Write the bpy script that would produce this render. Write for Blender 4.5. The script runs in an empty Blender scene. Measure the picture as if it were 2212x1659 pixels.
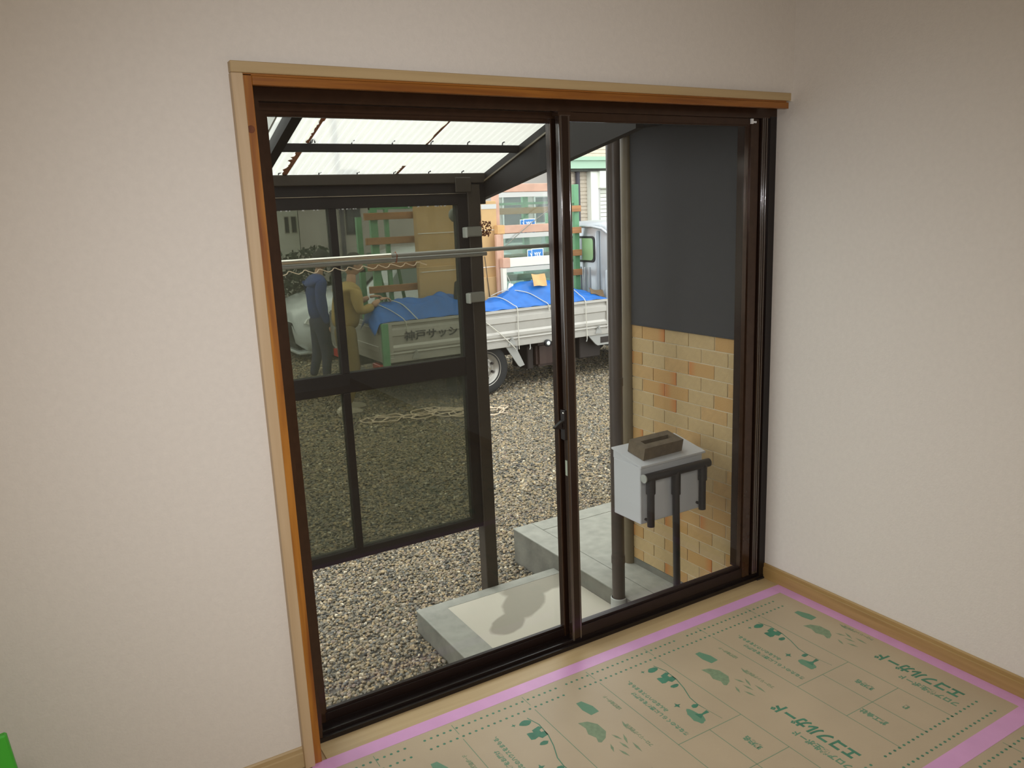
import bpy, bmesh, math, random
import numpy as np
from mathutils import Vector, Matrix
random.seed(7)
rng = np.random.default_rng(7)
D = bpy.data
sc = bpy.context.scene
COL = sc.collection
PI = math.pi

# ---------------------------------------------------------------- camera, sky, lights, exposure
cam_d = D.cameras.new('camera')
cam_d.sensor_width = 36.0
cam_d.lens = 1713.59 / 2212 * 36.0
cam_d.clip_start = 0.02
cam_d.clip_end = 200
cam = D.objects.new('camera', cam_d)
COL.objects.link(cam)
Rm = Matrix(((0.85693939, 0.14156997, -0.49559341), (-0.5138085, 0.1587312, -0.84309266), (-0.04069047, 0.97711941, 0.20876288)))
cam.matrix_world = Matrix.Translation((0, -2.04, 1.46)) @ Rm.to_4x4()
sc.camera = cam

world = D.worlds.new('overcast_sky')
sc.world = world
world.use_nodes = True
wn = world.node_tree.nodes
wn['Background'].inputs[0].default_value = (0.93, 0.96, 0.97, 1)
wn['Background'].inputs[1].default_value = 2.9

def lamp(name, kind, loc, power, **kw):
    l = D.lights.new(name, kind)
    l.energy = power
    for k, v in kw.items():
        setattr(l, k, v)
    o = D.objects.new(name, l)
    COL.objects.link(o)
    o.location = loc
    return o
lamp('room_fill_light', 'AREA', (0.0, -2.7, 2.33), 44.0, shape='DISK', size=0.55, color=(1.0, 0.96, 0.91))  # unseen fill light added to brighten the room
fl = lamp('camera_flash', 'SPOT', (0.035, -2.06, 1.50), 70.0, shadow_soft_size=0.02, color=(0.95, 0.96, 1.0), spot_size=math.radians(90), spot_blend=1.0)
fl.rotation_euler = Rm.to_euler()

vs = sc.view_settings
sc.display_settings.display_device = 'sRGB'
vs.view_transform = 'Standard'
vs.look = 'None'
vs.gamma = 1.0
vs.use_curve_mapping = False
vs.exposure = 0.0
try:
    sc.cycles.max_bounces = 10
    sc.cycles.transparent_max_bounces = 24
    sc.cycles.caustics_reflective = False
    sc.cycles.caustics_refractive = False
except Exception:
    pass

# ---------------------------------------------------------------- materials
def srgb(r, g, b):
    f = lambda c: (c / 255 / 12.92) if c / 255 <= 0.04045 else ((c / 255 + 0.055) / 1.055) ** 2.4
    return (f(r), f(g), f(b), 1)

def nodes_of(m):
    m.use_nodes = True
    return m.node_tree.nodes, m.node_tree.links

def mat(name, col, rough=0.6, metal=0.0, noise=0.0, nscale=20.0, bump=0.0, bscale=200.0, spec=0.5, coord='Object', stretch=(1, 1, 1), coat=0.0, sheen=0.0):
    m = D.materials.new(name)
    n, l = nodes_of(m)
    p = n['Principled BSDF']
    p.inputs['Base Color'].default_value = col
    p.inputs['Roughness'].default_value = rough
    p.inputs['Metallic'].default_value = metal
    p.inputs['Specular IOR Level'].default_value = spec
    p.inputs['Coat Weight'].default_value = coat
    tc = n.new('ShaderNodeTexCoord')
    mp = n.new('ShaderNodeMapping')
    mp.inputs['Scale'].default_value = stretch
    l.new(tc.outputs[coord], mp.inputs[0])
    if noise > 0:
        t = n.new('ShaderNodeTexNoise')
        t.inputs['Scale'].default_value = nscale
        t.inputs['Detail'].default_value = 5
        l.new(mp.outputs[0], t.inputs[0])
        r = n.new('ShaderNodeValToRGB')
        r.color_ramp.elements[0].position = 0.3
        r.color_ramp.elements[1].position = 0.7
        r.color_ramp.elements[0].color = tuple(c * (1 - noise) for c in col[:3]) + (1,)
        r.color_ramp.elements[1].color = tuple(min(1, c * (1 + noise)) for c in col[:3]) + (1,)
        l.new(t.outputs[0], r.inputs[0])
        l.new(r.outputs[0], p.inputs['Base Color'])
    if bump > 0:
        t2 = n.new('ShaderNodeTexNoise')
        t2.inputs['Scale'].default_value = bscale
        t2.inputs['Detail'].default_value = 3
        l.new(mp.outputs[0], t2.inputs[0])
        b = n.new('ShaderNodeBump')
        b.inputs['Strength'].default_value = bump
        b.inputs['Distance'].default_value = 0.002
        l.new(t2.outputs[0], b.inputs['Height'])
        l.new(b.outputs[0], p.inputs['Normal'])
    return m

def wood(name, c1, c2, axis=0, scale=6.0, rough=0.45):
    """streaky grain running along the given axis (object coordinates are world coordinates here)"""
    m = D.materials.new(name)
    n, l = nodes_of(m)
    p = n['Principled BSDF']
    tc = n.new('ShaderNodeTexCoord')
    mp = n.new('ShaderNodeMapping')
    s = [14.0, 14.0, 14.0]
    s[axis] = 0.7
    mp.inputs['Scale'].default_value = s
    l.new(tc.outputs['Object'], mp.inputs[0])
    t = n.new('ShaderNodeTexNoise')
    t.inputs['Scale'].default_value = scale
    t.inputs['Detail'].default_value = 6
    t.inputs['Distortion'].default_value = 0.6
    l.new(mp.outputs[0], t.inputs[0])
    r = n.new('ShaderNodeValToRGB')
    r.color_ramp.elements[0].position = 0.32
    r.color_ramp.elements[1].position = 0.68
    r.color_ramp.elements[0].color = c1
    r.color_ramp.elements[1].color = c2
    l.new(t.outputs[0], r.inputs[0])
    l.new(r.outputs[0], p.inputs['Base Color'])
    p.inputs['Roughness'].default_value = rough
    return m

def clear(name, tint, gloss=0.0, rough=0.03, haze=None, haze_w=0.0):
    """thin transparent sheet: tinted see-through, fresnel reflection, optional diffuse/translucent haze"""
    m = D.materials.new(name)
    n, l = nodes_of(m)
    n.remove(n['Principled BSDF'])
    out = n['Material Output']
    tr = n.new('ShaderNodeBsdfTransparent')
    tr.inputs[0].default_value = tint
    g = n.new('ShaderNodeBsdfGlossy')
    g.inputs['Roughness'].default_value = rough
    base = tr
    if haze:
        di = n.new('ShaderNodeBsdfDiffuse')
        di.inputs[0].default_value = haze
        tl = n.new('ShaderNodeBsdfTranslucent')
        tl.inputs[0].default_value = haze
        mh = n.new('ShaderNodeMixShader')
        mh.inputs[0].default_value = 0.75
        l.new(di.outputs[0], mh.inputs[1])
        l.new(tl.outputs[0], mh.inputs[2])
        mx = n.new('ShaderNodeMixShader')
        mx.inputs[0].default_value = haze_w
        l.new(tr.outputs[0], mx.inputs[1])
        l.new(mh.outputs[0], mx.inputs[2])
        base = mx
    lw = n.new('ShaderNodeLayerWeight')        # Schlick fresnel that reads the same from both faces of a thin sheet
    lw.inputs[0].default_value = 0.5
    pw = n.new('ShaderNodeMath')
    pw.operation = 'POWER'
    pw.inputs[1].default_value = 5.0
    l.new(lw.outputs['Facing'], pw.inputs[0])
    mu = n.new('ShaderNodeMath')
    mu.operation = 'MULTIPLY_ADD'
    mu.inputs[1].default_value = 0.96 * gloss
    mu.inputs[2].default_value = 0.04 * gloss
    l.new(pw.outputs[0], mu.inputs[0])
    mx2 = n.new('ShaderNodeMixShader')
    l.new(mu.outputs[0], mx2.inputs[0])
    l.new(base.outputs[0], mx2.inputs[1])
    l.new(g.outputs[0], mx2.inputs[2])
    l.new(mx2.outputs[0], out.inputs[0])
    return m

def random_tint(m, colors, attr='Random', stops=None, grad=False):
    n, l = nodes_of(m)
    p = n['Principled BSDF']
    oi = n.new('ShaderNodeObjectInfo')
    r = n.new('ShaderNodeValToRGB')
    r.color_ramp.interpolation = 'CONSTANT' if not grad else 'LINEAR'
    cr = r.color_ramp
    while len(cr.elements) < len(colors):
        cr.elements.new(0.5)
    for i, c in enumerate(colors):
        cr.elements[i].position = (stops[i] if stops else i / len(colors))
        cr.elements[i].color = c
    l.new(oi.outputs['Random'], r.inputs[0])
    l.new(r.outputs[0], p.inputs['Base Color'])
    return m

M = {}
M['wallpaper'] = mat('wallpaper', (0.72, 0.675, 0.615, 1), 0.85, bump=0.35, bscale=160, noise=0.02, nscale=60)
M['ceiling'] = mat('ceiling_paper', (0.75, 0.74, 0.72, 1), 0.9, bump=0.2)
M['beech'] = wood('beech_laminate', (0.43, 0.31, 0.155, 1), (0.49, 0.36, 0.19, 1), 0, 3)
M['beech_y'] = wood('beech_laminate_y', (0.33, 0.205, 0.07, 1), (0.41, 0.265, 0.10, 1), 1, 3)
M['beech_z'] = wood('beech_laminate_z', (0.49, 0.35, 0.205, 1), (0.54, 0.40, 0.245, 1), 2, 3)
M['oldwood'] = wood('old_varnished_wood', (0.19, 0.06, 0.010, 1), (0.36, 0.14, 0.020, 1), 0, 4, 0.35)
M['oldwood_z'] = wood('old_varnished_wood_z', (0.20, 0.06, 0.008, 1), (0.42, 0.17, 0.022, 1), 2, 4, 0.35)
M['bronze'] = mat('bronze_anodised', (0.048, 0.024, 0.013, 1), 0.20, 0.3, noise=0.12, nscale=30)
M['bronze_low'] = mat('bronze_shaded_low', (0.014, 0.007, 0.005, 1), 0.4, 0.1)  # same bronze, with the dimmer light on the bottom rails painted in
M['bronze_mid'] = mat('bronze_shaded', (0.026, 0.013, 0.008, 1), 0.18, 0.3)  # darker copy of the bronze; shade on the meeting stiles painted in
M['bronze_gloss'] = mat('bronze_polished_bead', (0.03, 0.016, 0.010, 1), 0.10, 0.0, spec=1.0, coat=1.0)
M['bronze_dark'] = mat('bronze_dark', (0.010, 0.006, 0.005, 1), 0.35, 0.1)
M['glass'] = clear('window_glass', (0.975, 0.98, 0.97, 1), 0.45, 0.0)
M['smoke'] = clear('smoked_acrylic', (0.52, 0.53, 0.47, 1), 0.45, 0.02, haze=(0.16, 0.165, 0.125, 1), haze_w=0.14)
M['canopy_metal'] = mat('dark_brown_aluminium', (0.014, 0.011, 0.010, 1), 0.6, 0.0, spec=0.25, noise=0.15, nscale=9)
M['post_metal'] = mat('brown_post', (0.036, 0.028, 0.020, 1), 0.6, 0.0, spec=0.3, noise=0.15, nscale=8)
M['floor_base'] = mat('floor_board', (0.4, 0.28, 0.15, 1), 0.5, noise=0.1)
M['kraft'] = mat('kraft_board', (0.44, 0.35, 0.235, 1), 0.42, noise=0.06, nscale=4, bump=0.1, bscale=300)
M['print'] = mat('green_print', (0.05, 0.19, 0.115, 1), 0.5, noise=0.2, nscale=30)
M['print_soft'] = mat('green_print_soft', (0.185, 0.255, 0.15, 1), 0.5, noise=0.15, nscale=80)
M['print_mid'] = mat('green_print_mid', (0.115, 0.245, 0.15, 1), 0.5)
M['pink'] = mat('pink_tape', (0.64, 0.33, 0.58, 1), 0.38, noise=0.05, nscale=10)
M['sticker'] = mat('pale_sticker', (0.36, 0.40, 0.30, 1), 0.5)
M['green_plastic'] = mat('bright_green_plastic', (0.05, 0.42, 0.03, 1), 0.5)
M['siding'] = mat('charcoal_siding', (0.026, 0.025, 0.025, 1), 0.85, bump=0.25, bscale=40, noise=0.06, nscale=30)
M['grout'] = mat('grout', (0.56, 0.48, 0.33, 1), 0.9)
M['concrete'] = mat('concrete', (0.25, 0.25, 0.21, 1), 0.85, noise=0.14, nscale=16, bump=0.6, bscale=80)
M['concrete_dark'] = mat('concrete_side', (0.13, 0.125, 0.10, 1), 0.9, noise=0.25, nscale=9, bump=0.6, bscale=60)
M['pipe'] = mat('brown_pvc', (0.058, 0.044, 0.036, 1), 0.4, noise=0.1, nscale=7)
M['trim_brown'] = mat('brown_corner_trim', (0.12, 0.093, 0.052, 1), 0.45, noise=0.1, nscale=9)
M['grey_pvc'] = mat('grey_pvc', (0.33, 0.34, 0.31, 1), 0.45)
M['white_metal'] = mat('white_enamel', (0.50, 0.51, 0.52, 1), 0.4)
M['black_metal'] = mat('black_tube', (0.018, 0.016, 0.018, 1), 0.35)
M['brick'] = mat('brown_brick', (0.11, 0.082, 0.05, 1), 0.9, noise=0.2, nscale=40, bump=0.8, bscale=120)
M['steel'] = mat('bright_steel', (0.62, 0.60, 0.52, 1), 0.14, 0.95)
M['clip'] = mat('grey_bracket', (0.20, 0.20, 0.17, 1), 0.45, 0.2)
M['rust'] = mat('rust', (0.16, 0.055, 0.025, 1), 0.9, noise=0.3, nscale=50)
M['silver'] = mat('silver_paint', (0.44, 0.42, 0.38, 1), 0.32, 0.35, noise=0.03)
M['silver_cab'] = mat('silver_cab_paint', (0.47, 0.51, 0.55, 1), 0.28, 0.45)
M['bumper_grey'] = mat('grey_steel', (0.36, 0.36, 0.34, 1), 0.5, 0.2)
M['tyre'] = mat('tyre', (0.018, 0.018, 0.018, 1), 0.8)
M['under'] = mat('underbody', (0.02, 0.013, 0.010, 1), 0.7)
M['under_brown'] = mat('underbody_brown', (0.045, 0.022, 0.015, 1), 0.6)
M['rim'] = mat('wheel_steel', (0.42, 0.40, 0.36, 1), 0.35, 0.5)
M['tarp'] = mat('blue_tarpaulin', (0.006, 0.125, 0.46, 1), 0.42, noise=0.12, nscale=12)
M['rope'] = mat('white_rope', (0.62, 0.60, 0.52, 1), 0.8)
M['rope_tan'] = mat('tan_rope', (0.62, 0.50, 0.36, 1), 0.85)
M['green_steel'] = mat('green_painted_steel', (0.12, 0.31, 0.16, 1), 0.5, noise=0.15, nscale=6)
M['plank'] = mat('rack_plank_wood', (0.36, 0.175, 0.075, 1), 0.8, noise=0.25, nscale=8, stretch=(0.3, 4, 4))
M['card'] = mat('corrugated_cardboard', (0.55, 0.36, 0.17, 1), 0.85, noise=0.08, nscale=5)
M['card_light'] = mat('cardboard_scrap', (0.62, 0.38, 0.17, 1), 0.85, noise=0.08, nscale=15)
M['card_dark'] = mat('dark_cardboard', (0.15, 0.10, 0.055, 1), 0.85)
M['pine'] = mat('pink_pine_frame', (0.56, 0.34, 0.25, 1), 0.6, noise=0.1, nscale=8)
M['cream_frame'] = mat('cream_frame', (0.74, 0.72, 0.64, 1), 0.5)
M['alu'] = mat('grey_aluminium', (0.42, 0.42, 0.40, 1), 0.35, 0.6)
M['pane_far'] = clear('packed_glass', (0.86, 0.93, 0.90, 1), 0.6, 0.02, haze=(0.6, 0.68, 0.62, 1), haze_w=0.12)
M['blue_sticker'] = mat('blue_sticker', (0.03, 0.20, 0.55, 1), 0.5)
M['white'] = mat('white_print', (0.85, 0.88, 0.9, 1), 0.5)
M['ink'] = mat('dark_ink', (0.035, 0.035, 0.04, 1), 0.6)
M['render_beige'] = mat('beige_render', (0.42, 0.41, 0.34, 1), 0.9, noise=0.06, nscale=3)
M['render_grey'] = mat('grey_beige_render', (0.37, 0.34, 0.31, 1), 0.9, noise=0.05, nscale=3)
M['render_white'] = mat('white_render', (0.66, 0.66, 0.60, 1), 0.9)
M['dark_glass'] = mat('dark_window_glass', (0.02, 0.022, 0.03, 1), 0.12)
M['shutter_dark'] = mat('dark_shutter', (0.05, 0.045, 0.06, 1), 0.5)
M['mint'] = mat('mint_green_paint', (0.36, 0.54, 0.40, 1), 0.5)
M['tanbrick'] = mat('tan_brick_cladding', (0.62, 0.54, 0.44, 1), 0.85, noise=0.08, nscale=30)
M['door_white'] = mat('white_door_steel', (0.80, 0.82, 0.74, 1), 0.4)
M['hedge'] = mat('dark_hedge_leaf', (0.030, 0.045, 0.022, 1), 0.8, noise=0.4, nscale=15)
M['fence'] = mat('dark_block_wall', (0.06, 0.065, 0.055, 1), 0.85, noise=0.2, nscale=4)
M['car_white'] = mat('pearl_white_paint', (0.62, 0.66, 0.68, 1), 0.2, coat=0.5)
M['car_glass'] = mat('car_glass', (0.10, 0.14, 0.12, 1), 0.06)
M['plastic_black'] = mat('black_plastic', (0.012, 0.012, 0.014, 1), 0.45)
M['lamp_lens'] = mat('lamp_lens', (0.8, 0.82, 0.8, 1), 0.1)
M['red_lens'] = mat('red_lens', (0.45, 0.03, 0.02, 1), 0.25)
M['skin'] = mat('skin', (0.50, 0.28, 0.18, 1), 0.6)
M['hair'] = mat('black_hair', (0.015, 0.012, 0.010, 1), 0.7)
M['jacket_blue'] = mat('blue_jacket_cloth', (0.035, 0.062, 0.20, 1), 0.85, noise=0.2, nscale=12)
M['trousers_navy'] = mat('navy_trousers_cloth', (0.035, 0.04, 0.075, 1), 0.9)
M['jacket_tan'] = mat('ochre_jacket_cloth', (0.38, 0.26, 0.09, 1), 0.85, noise=0.15, nscale=12)
M['trousers_tan'] = mat('khaki_trousers_cloth', (0.22, 0.155, 0.06, 1), 0.9, noise=0.15, nscale=12)
M['shoe'] = mat('pale_shoe', (0.5, 0.45, 0.35, 1), 0.7)
M['pale_wood'] = mat('pale_offcut', (0.6, 0.5, 0.35, 1), 0.8)
M['paper_white'] = mat('white_paper', (0.85, 0.86, 0.86, 1), 0.8)
M['soil'] = mat('dark_soil', (0.075, 0.068, 0.052, 1), 0.95, noise=0.35, nscale=25, bump=1.0, bscale=60)
M['lamp_white'] = mat('lamp_acrylic', (0.8, 0.8, 0.78, 1), 0.4)

# translucent corrugated roofing, slightly dirty
m = clear('corrugated_translucent', (0.90, 0.92, 0.86, 1), 0.35, 0.08, haze=(0.90, 0.90, 0.84, 1), haze_w=0.55)
M['roofing'] = m
M['roof_dirt'] = mat('brown_lap_dirt', (0.28, 0.12, 0.06, 1), 0.9, noise=0.35, nscale=30)

# tiles: pale, plain ochre and one with a darker flashed end
M['tile_pale'] = mat('tile_pale', (0.385, 0.275, 0.128, 1), 0.75, noise=0.06, nscale=60, bump=0.5, bscale=200)
def flashed(name, base, dark, flip):
    m = mat(name, base, 0.75, bump=0.5, bscale=200)
    n, l = nodes_of(m)
    p = n['Principled BSDF']
    tc = n.new('ShaderNodeTexCoord')
    sp = n.new('ShaderNodeSeparateXYZ')
    l.new(tc.outputs['Generated'], sp.inputs[0])
    r = n.new('ShaderNodeValToRGB')
    e = r.color_ramp.elements
    if flip:
        e[0].position, e[1].position = 0.70, 1.0
        e[0].color, e[1].color = base, dark
    else:
        e[0].position, e[1].position = 0.0, 0.30
        e[0].color, e[1].color = dark, base
    l.new(sp.outputs[1], r.inputs[0])
    l.new(r.outputs[0], p.inputs['Base Color'])
    return m
OCH = (0.385, 0.225, 0.075, 1)
DRK = (0.40, 0.145, 0.030, 1)
M['tile_ochre'] = mat('tile_ochre', (0.39, 0.245, 0.095, 1), 0.75, noise=0.08, nscale=40, bump=0.5, bscale=200)
M['tile_flash_a'] = flashed('tile_flashed_near', OCH, DRK, False)
M['tile_flash_b'] = flashed('tile_flashed_far', OCH, DRK, True)

# step: pale screed with a wet patch
def slab_mat():
    m = mat('pale_screed', (0.52, 0.49, 0.40, 1), 0.7, bump=0.2, bscale=60)
    n, l = nodes_of(m)
    p = n['Principled BSDF']
    tc = n.new('ShaderNodeTexCoord')
    def blob(cx, cy, ax, ay, rot):
        mp = n.new('ShaderNodeMapping')
        mp.vector_type = 'TEXTURE'
        mp.inputs['Location'].default_value = (cx, cy, 0.1015)
        mp.inputs['Rotation'].default_value = (0, 0, rot)
        mp.inputs['Scale'].default_value = (ax, ay, 1)
        l.new(tc.outputs['Object'], mp.inputs[0])
        g = n.new('ShaderNodeVectorMath')
        g.operation = 'LENGTH'
        l.new(mp.outputs[0], g.inputs[0])
        return g.outputs['Value']
    a = blob(0, 0, 1, 1, 0)
    n.remove(a.node)
    b1 = blob(-0.10 + BX, -0.19 + BY, 0.120, 0.070, 0.55)
    b2 = blob(0.06 + BX, -0.06 + BY, 0.20, 0.095, 0.80)
    b3 = blob(0.25 + BX, 0.08 + BY, 0.24, 0.12, 0.20)
    mn = n.new('ShaderNodeMath'); mn.operation = 'MINIMUM'
    l.new(b1, mn.inputs[0]); l.new(b2, mn.inputs[1])
    mn2 = n.new('ShaderNodeMath'); mn2.operation = 'MINIMUM'
    l.new(mn.outputs[0], mn2.inputs[0]); l.new(b3, mn2.inputs[1])
    ns = n.new('ShaderNodeTexNoise'); ns.inputs['Scale'].default_value = 9
    l.new(tc.outputs['Object'], ns.inputs[0])
    ad = n.new('ShaderNodeMath'); ad.operation = 'MULTIPLY_ADD'
    ad.inputs[1].default_value = 0.5
    l.new(ns.outputs[0], ad.inputs[0]); l.new(mn2.outputs[0], ad.inputs[2])
    r = n.new('ShaderNodeValToRGB')
    e = r.color_ramp.elements
    e[0].position, e[1].position = 1.16, 1.24
    e[0].position = 0.86; e[1].position = 0.97
    ad2 = n.new('ShaderNodeMath'); ad2.operation = 'MULTIPLY'; ad2.inputs[1].default_value = 0.75
    l.new(ad.outputs[0], ad2.inputs[0])
    e[0].color = (0.235, 0.215, 0.16, 1)
    e[1].color = (0.42, 0.39, 0.31, 1)
    l.new(ad2.outputs[0], r.inputs[0])
    l.new(r.outputs[0], p.inputs['Base Color'])
    return m
BX, BY = 1.72 - 1.7, 1.02 - 0.65
M['screed'] = slab_mat()

# gravel stones: one colour per stone
gm = D.materials.new('gravel_stone')
gn, gl = nodes_of(gm)
gp = gn['Principled BSDF']
gp.inputs['Roughness'].default_value = 0.8
gp.inputs['Specular IOR Level'].default_value = 0.3
oi = gn.new('ShaderNodeObjectInfo')
rp = gn.new('ShaderNodeValToRGB')
cols = [(0, (0.05, 0.05, 0.047)), (0.18, (0.15, 0.135, 0.10)), (0.4, (0.27, 0.215, 0.13)), (0.6, (0.135, 0.14, 0.13)), (0.78, (0.40, 0.305, 0.17)), (0.93, (0.20, 0.155, 0.125)), (1.0, (0.62, 0.55, 0.40))]
while len(rp.color_ramp.elements) < len(cols):
    rp.color_ramp.elements.new(0.5)
for e, (ps, c) in zip(rp.color_ramp.elements, cols):
    e.position = ps
    e.color = c + (1,)
gl.new(oi.outputs['Random'], rp.inputs[0])
gl.new(rp.outputs[0], gp.inputs['Base Color'])
M['gravel'] = gm

# ---------------------------------------------------------------- mesh helpers
class MB:
    def __init__(self):
        self.bm = bmesh.new()
    def box(self, x0, x1, y0, y1, z0, z1, rot=None, at=None):
        vs_ = [(x, y, z) for x in (x0, x1) for y in (y0, y1) for z in (z0, z1)]
        if rot is not None:
            c = Vector(at) if at else Vector(((x0 + x1) / 2, (y0 + y1) / 2, (z0 + z1) / 2))
            vs_ = [tuple(c + rot @ (Vector(v) - c)) for v in vs_]
        b = [self.bm.verts.new(v) for v in vs_]
        for f in ((0, 1, 3, 2), (4, 6, 7, 5), (0, 4, 5, 1), (2, 3, 7, 6), (0, 2, 6, 4), (1, 5, 7, 3)):
            self.bm.faces.new([b[i] for i in f])
        return self
    def prism(self, pts, axis, a0, a1):
        """polygon pts (2-D) extruded along axis between a0 and a1"""
        def mk(p, a):
            if axis == 'x': return (a, p[0], p[1])
            if axis == 'y': return (p[0], a, p[1])
            return (p[0], p[1], a)
        v0 = [self.bm.verts.new(mk(p, a0)) for p in pts]
        v1 = [self.bm.verts.new(mk(p, a1)) for p in pts]
        k = len(pts)
        self.bm.faces.new(v0)
        self.bm.faces.new(v1[::-1])
        for i in range(k):
            self.bm.faces.new([v0[i], v0[(i + 1) % k], v1[(i + 1) % k], v1[i]][::-1])
        return self
    def tube(self, pts, r, seg=10, cap=True):
        pts = [Vector(p) for p in pts]
        rs = r if isinstance(r, (list, tuple)) else [r] * len(pts)
        rings = []
        prev = None
        for i, p in enumerate(pts):
            t = (pts[min(i + 1, len(pts) - 1)] - pts[max(i - 1, 0)])
            if t.length < 1e-9: t = Vector((0, 0, 1))
            t.normalize()
            if prev is None:
                u = t.orthogonal().normalized()
            else:
                u = (prev - t * prev.dot(t))
                u = u.normalized() if u.length > 1e-6 else t.orthogonal().normalized()
            prev = u
            w = t.cross(u)
            rings.append([self.bm.verts.new(p + (u * math.cos(2 * PI * k / seg) + w * math.sin(2 * PI * k / seg)) * rs[i]) for k in range(seg)])
        for a, b in zip(rings, rings[1:]):
            for k in range(seg):
                self.bm.faces.new([a[k], a[(k + 1) % seg], b[(k + 1) % seg], b[k]])
        if cap:
            self.bm.faces.new(rings[0][::-1])
            self.bm.faces.new(rings[-1])
        return self
    def lathe(self, prof, c, axis='y', seg=24, cap=True):
        """profile [(radius, offset)] round an axis through c"""
        rings = []
        for r, o in prof:
            ring = []
            for k in range(seg):
                a = 2 * PI * k / seg
                if axis == 'y': v = (c[0] + r * math.cos(a), c[1] + o, c[2] + r * math.sin(a))
                elif axis == 'z': v = (c[0] + r * math.cos(a), c[1] + r * math.sin(a), c[2] + o)
                else: v = (c[0] + o, c[1] + r * math.cos(a), c[2] + r * math.sin(a))
                ring.append(self.bm.verts.new(v))
            rings.append(ring)
        for a, b in zip(rings, rings[1:]):
            for k in range(seg):
                self.bm.faces.new([a[k], a[(k + 1) % seg], b[(k + 1) % seg], b[k]])
        if cap:
            self.bm.faces.new(rings[0][::-1])
            self.bm.faces.new(rings[-1])
        return self
    def poly(self, pts):
        self.bm.faces.new([self.bm.verts.new(p) for p in pts])
        return self
    def grid(self, fn, nu, nv):
        g = [[self.bm.verts.new(fn(i / nu, j / nv)) for j in range(nv + 1)] for i in range(nu + 1)]
        for i in range(nu):
            for j in range(nv):
                self.bm.faces.new([g[i][j], g[i + 1][j], g[i + 1][j + 1], g[i][j + 1]])
        return self
    def bevel(self, w, seg=1):
        bmesh.ops.bevel(self.bm, geom=self.bm.edges[:] , offset=w, segments=seg, affect='EDGES', clamp_overlap=True)
        return self

ORG = {}
def origin_of(o):
    return ORG.get(o.name, Vector((0, 0, 0)))

def link(name, me, parent=None, loc=None, world_org=None):
    o = D.objects.new(name, me)
    COL.objects.link(o)
    if parent is not None:
        o.parent = parent
    return o

def part(name, mb, material, parent=None, smooth=False, org=None, fixn=True, label=None):
    """link the shapes (given in world coordinates) as one mesh object"""
    bm = mb.bm
    if fixn:
        bmesh.ops.recalc_face_normals(bm, faces=bm.faces[:])
    base = origin_of(parent) if parent is not None else Vector(org if org else (0, 0, 0))
    bmesh.ops.translate(bm, verts=bm.verts[:], vec=-base)
    me = D.meshes.new(name)
    bm.to_mesh(me)
    bm.free()
    if smooth:
        for p in me.polygons: p.use_smooth = True
        me.set_sharp_from_angle(angle=math.radians(62))
    me.materials.append(M[material] if isinstance(material, str) else material)
    o = D.objects.new(name, me)
    COL.objects.link(o)
    if parent is not None:
        o.parent = parent
    else:
        o.location = base
    ORG[o.name] = base
    if label: o['label'] = label
    return o

def smooth_by_angle(o, deg=35):
    me = o.data
    me.polygons.foreach_set('use_smooth', [True] * len(me.polygons))
    try:
        me.set_sharp_from_angle(angle=math.radians(deg))
    except Exception:
        pass
    return o

def tag(o, label, cat, group=None, kind=None):
    o['label'] = label
    o['category'] = cat
    if group: o['group'] = group
    if kind: o['kind'] = kind
    return o

def struct(o):
    o['kind'] = 'structure'
    return o

def thing(name, loc, label=None, cat=None, group=None):
    o = D.objects.new(name, None)
    o.empty_display_size = 0.05
    COL.objects.link(o)
    o.location = loc
    ORG[o.name] = Vector(loc)
    if label: tag(o, label, cat, group)
    return o

def B(*a, **k):
    return MB().box(*a, **k)

def text_mesh(body, size, extrude=0.0002, shear=0.0, bold=0.0, width=None):
    """flat lettering as a mesh in its own xy plane, origin at the left end of the baseline"""
    cu = D.curves.new('lettering', 'FONT')
    cu.body = body
    cu.size = size
    cu.extrude = extrude
    cu.shear = shear
    cu.offset = bold
    cu.resolution_u = 3
    o = D.objects.new('lettering', cu)
    COL.objects.link(o)
    dg = bpy.context.evaluated_depsgraph_get()
    me = D.meshes.new_from_object(o.evaluated_get(dg))
    D.objects.remove(o)
    D.curves.remove(cu)
    me.materials.clear()
    if width and len(me.vertices):
        xs = [v.co.x for v in me.vertices]
        w = max(xs) - min(xs)
        k = width / w
        x0 = min(xs)
        for v in me.vertices: v.co.x = (v.co.x - x0) * k
    return me

def put_text(name, body, size, mw, material, parent, **kw):
    me = text_mesh(body, size, **kw)
    me.transform(Matrix.Translation(-origin_of(parent)) @ mw)
    me.materials.append(M[material])
    o = D.objects.new(name, me)
    COL.objects.link(o)
    o.parent = parent
    ORG[o.name] = origin_of(parent)
    return o

# ================================================================ THE ROOM
WY = -0.068       # face of the window wall
XR = 2.333        # face of the right wall
CEIL = 2.40
struct(part('floor', B(-2.6, XR + 0.12, -4.7, 0.10, -0.12, -0.006), 'floor_base'))
wl = MB()
wl.box(-2.6, 0.475, WY, 0.12, -0.12, CEIL)
wl.box(0.475, XR, WY, 0.12, 1.803, CEIL)
struct(part('wall_window', wl, 'wallpaper'))
struct(part('wall_right', B(XR, XR + 0.12, -4.7, 0.12, -0.12, CEIL), 'wallpaper'))
struct(part('wall_left', B(-2.72, -2.6, -4.7, 0.12, -0.12, CEIL), 'wallpaper'))
struct(part('wall_back', B(-2.72, XR + 0.12, -4.82, -4.7, -0.12, CEIL), 'wallpaper'))
struct(part('ceiling', B(-2.72, XR + 0.12, -4.82, 0.12, CEIL, CEIL + 0.1), 'ceiling'))
# wooden threshold strip between sash and tape
struct(part('trim_3', B(0.505, XR, -0.115, -0.001, -0.006, 0.0), 'beech'))
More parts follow.
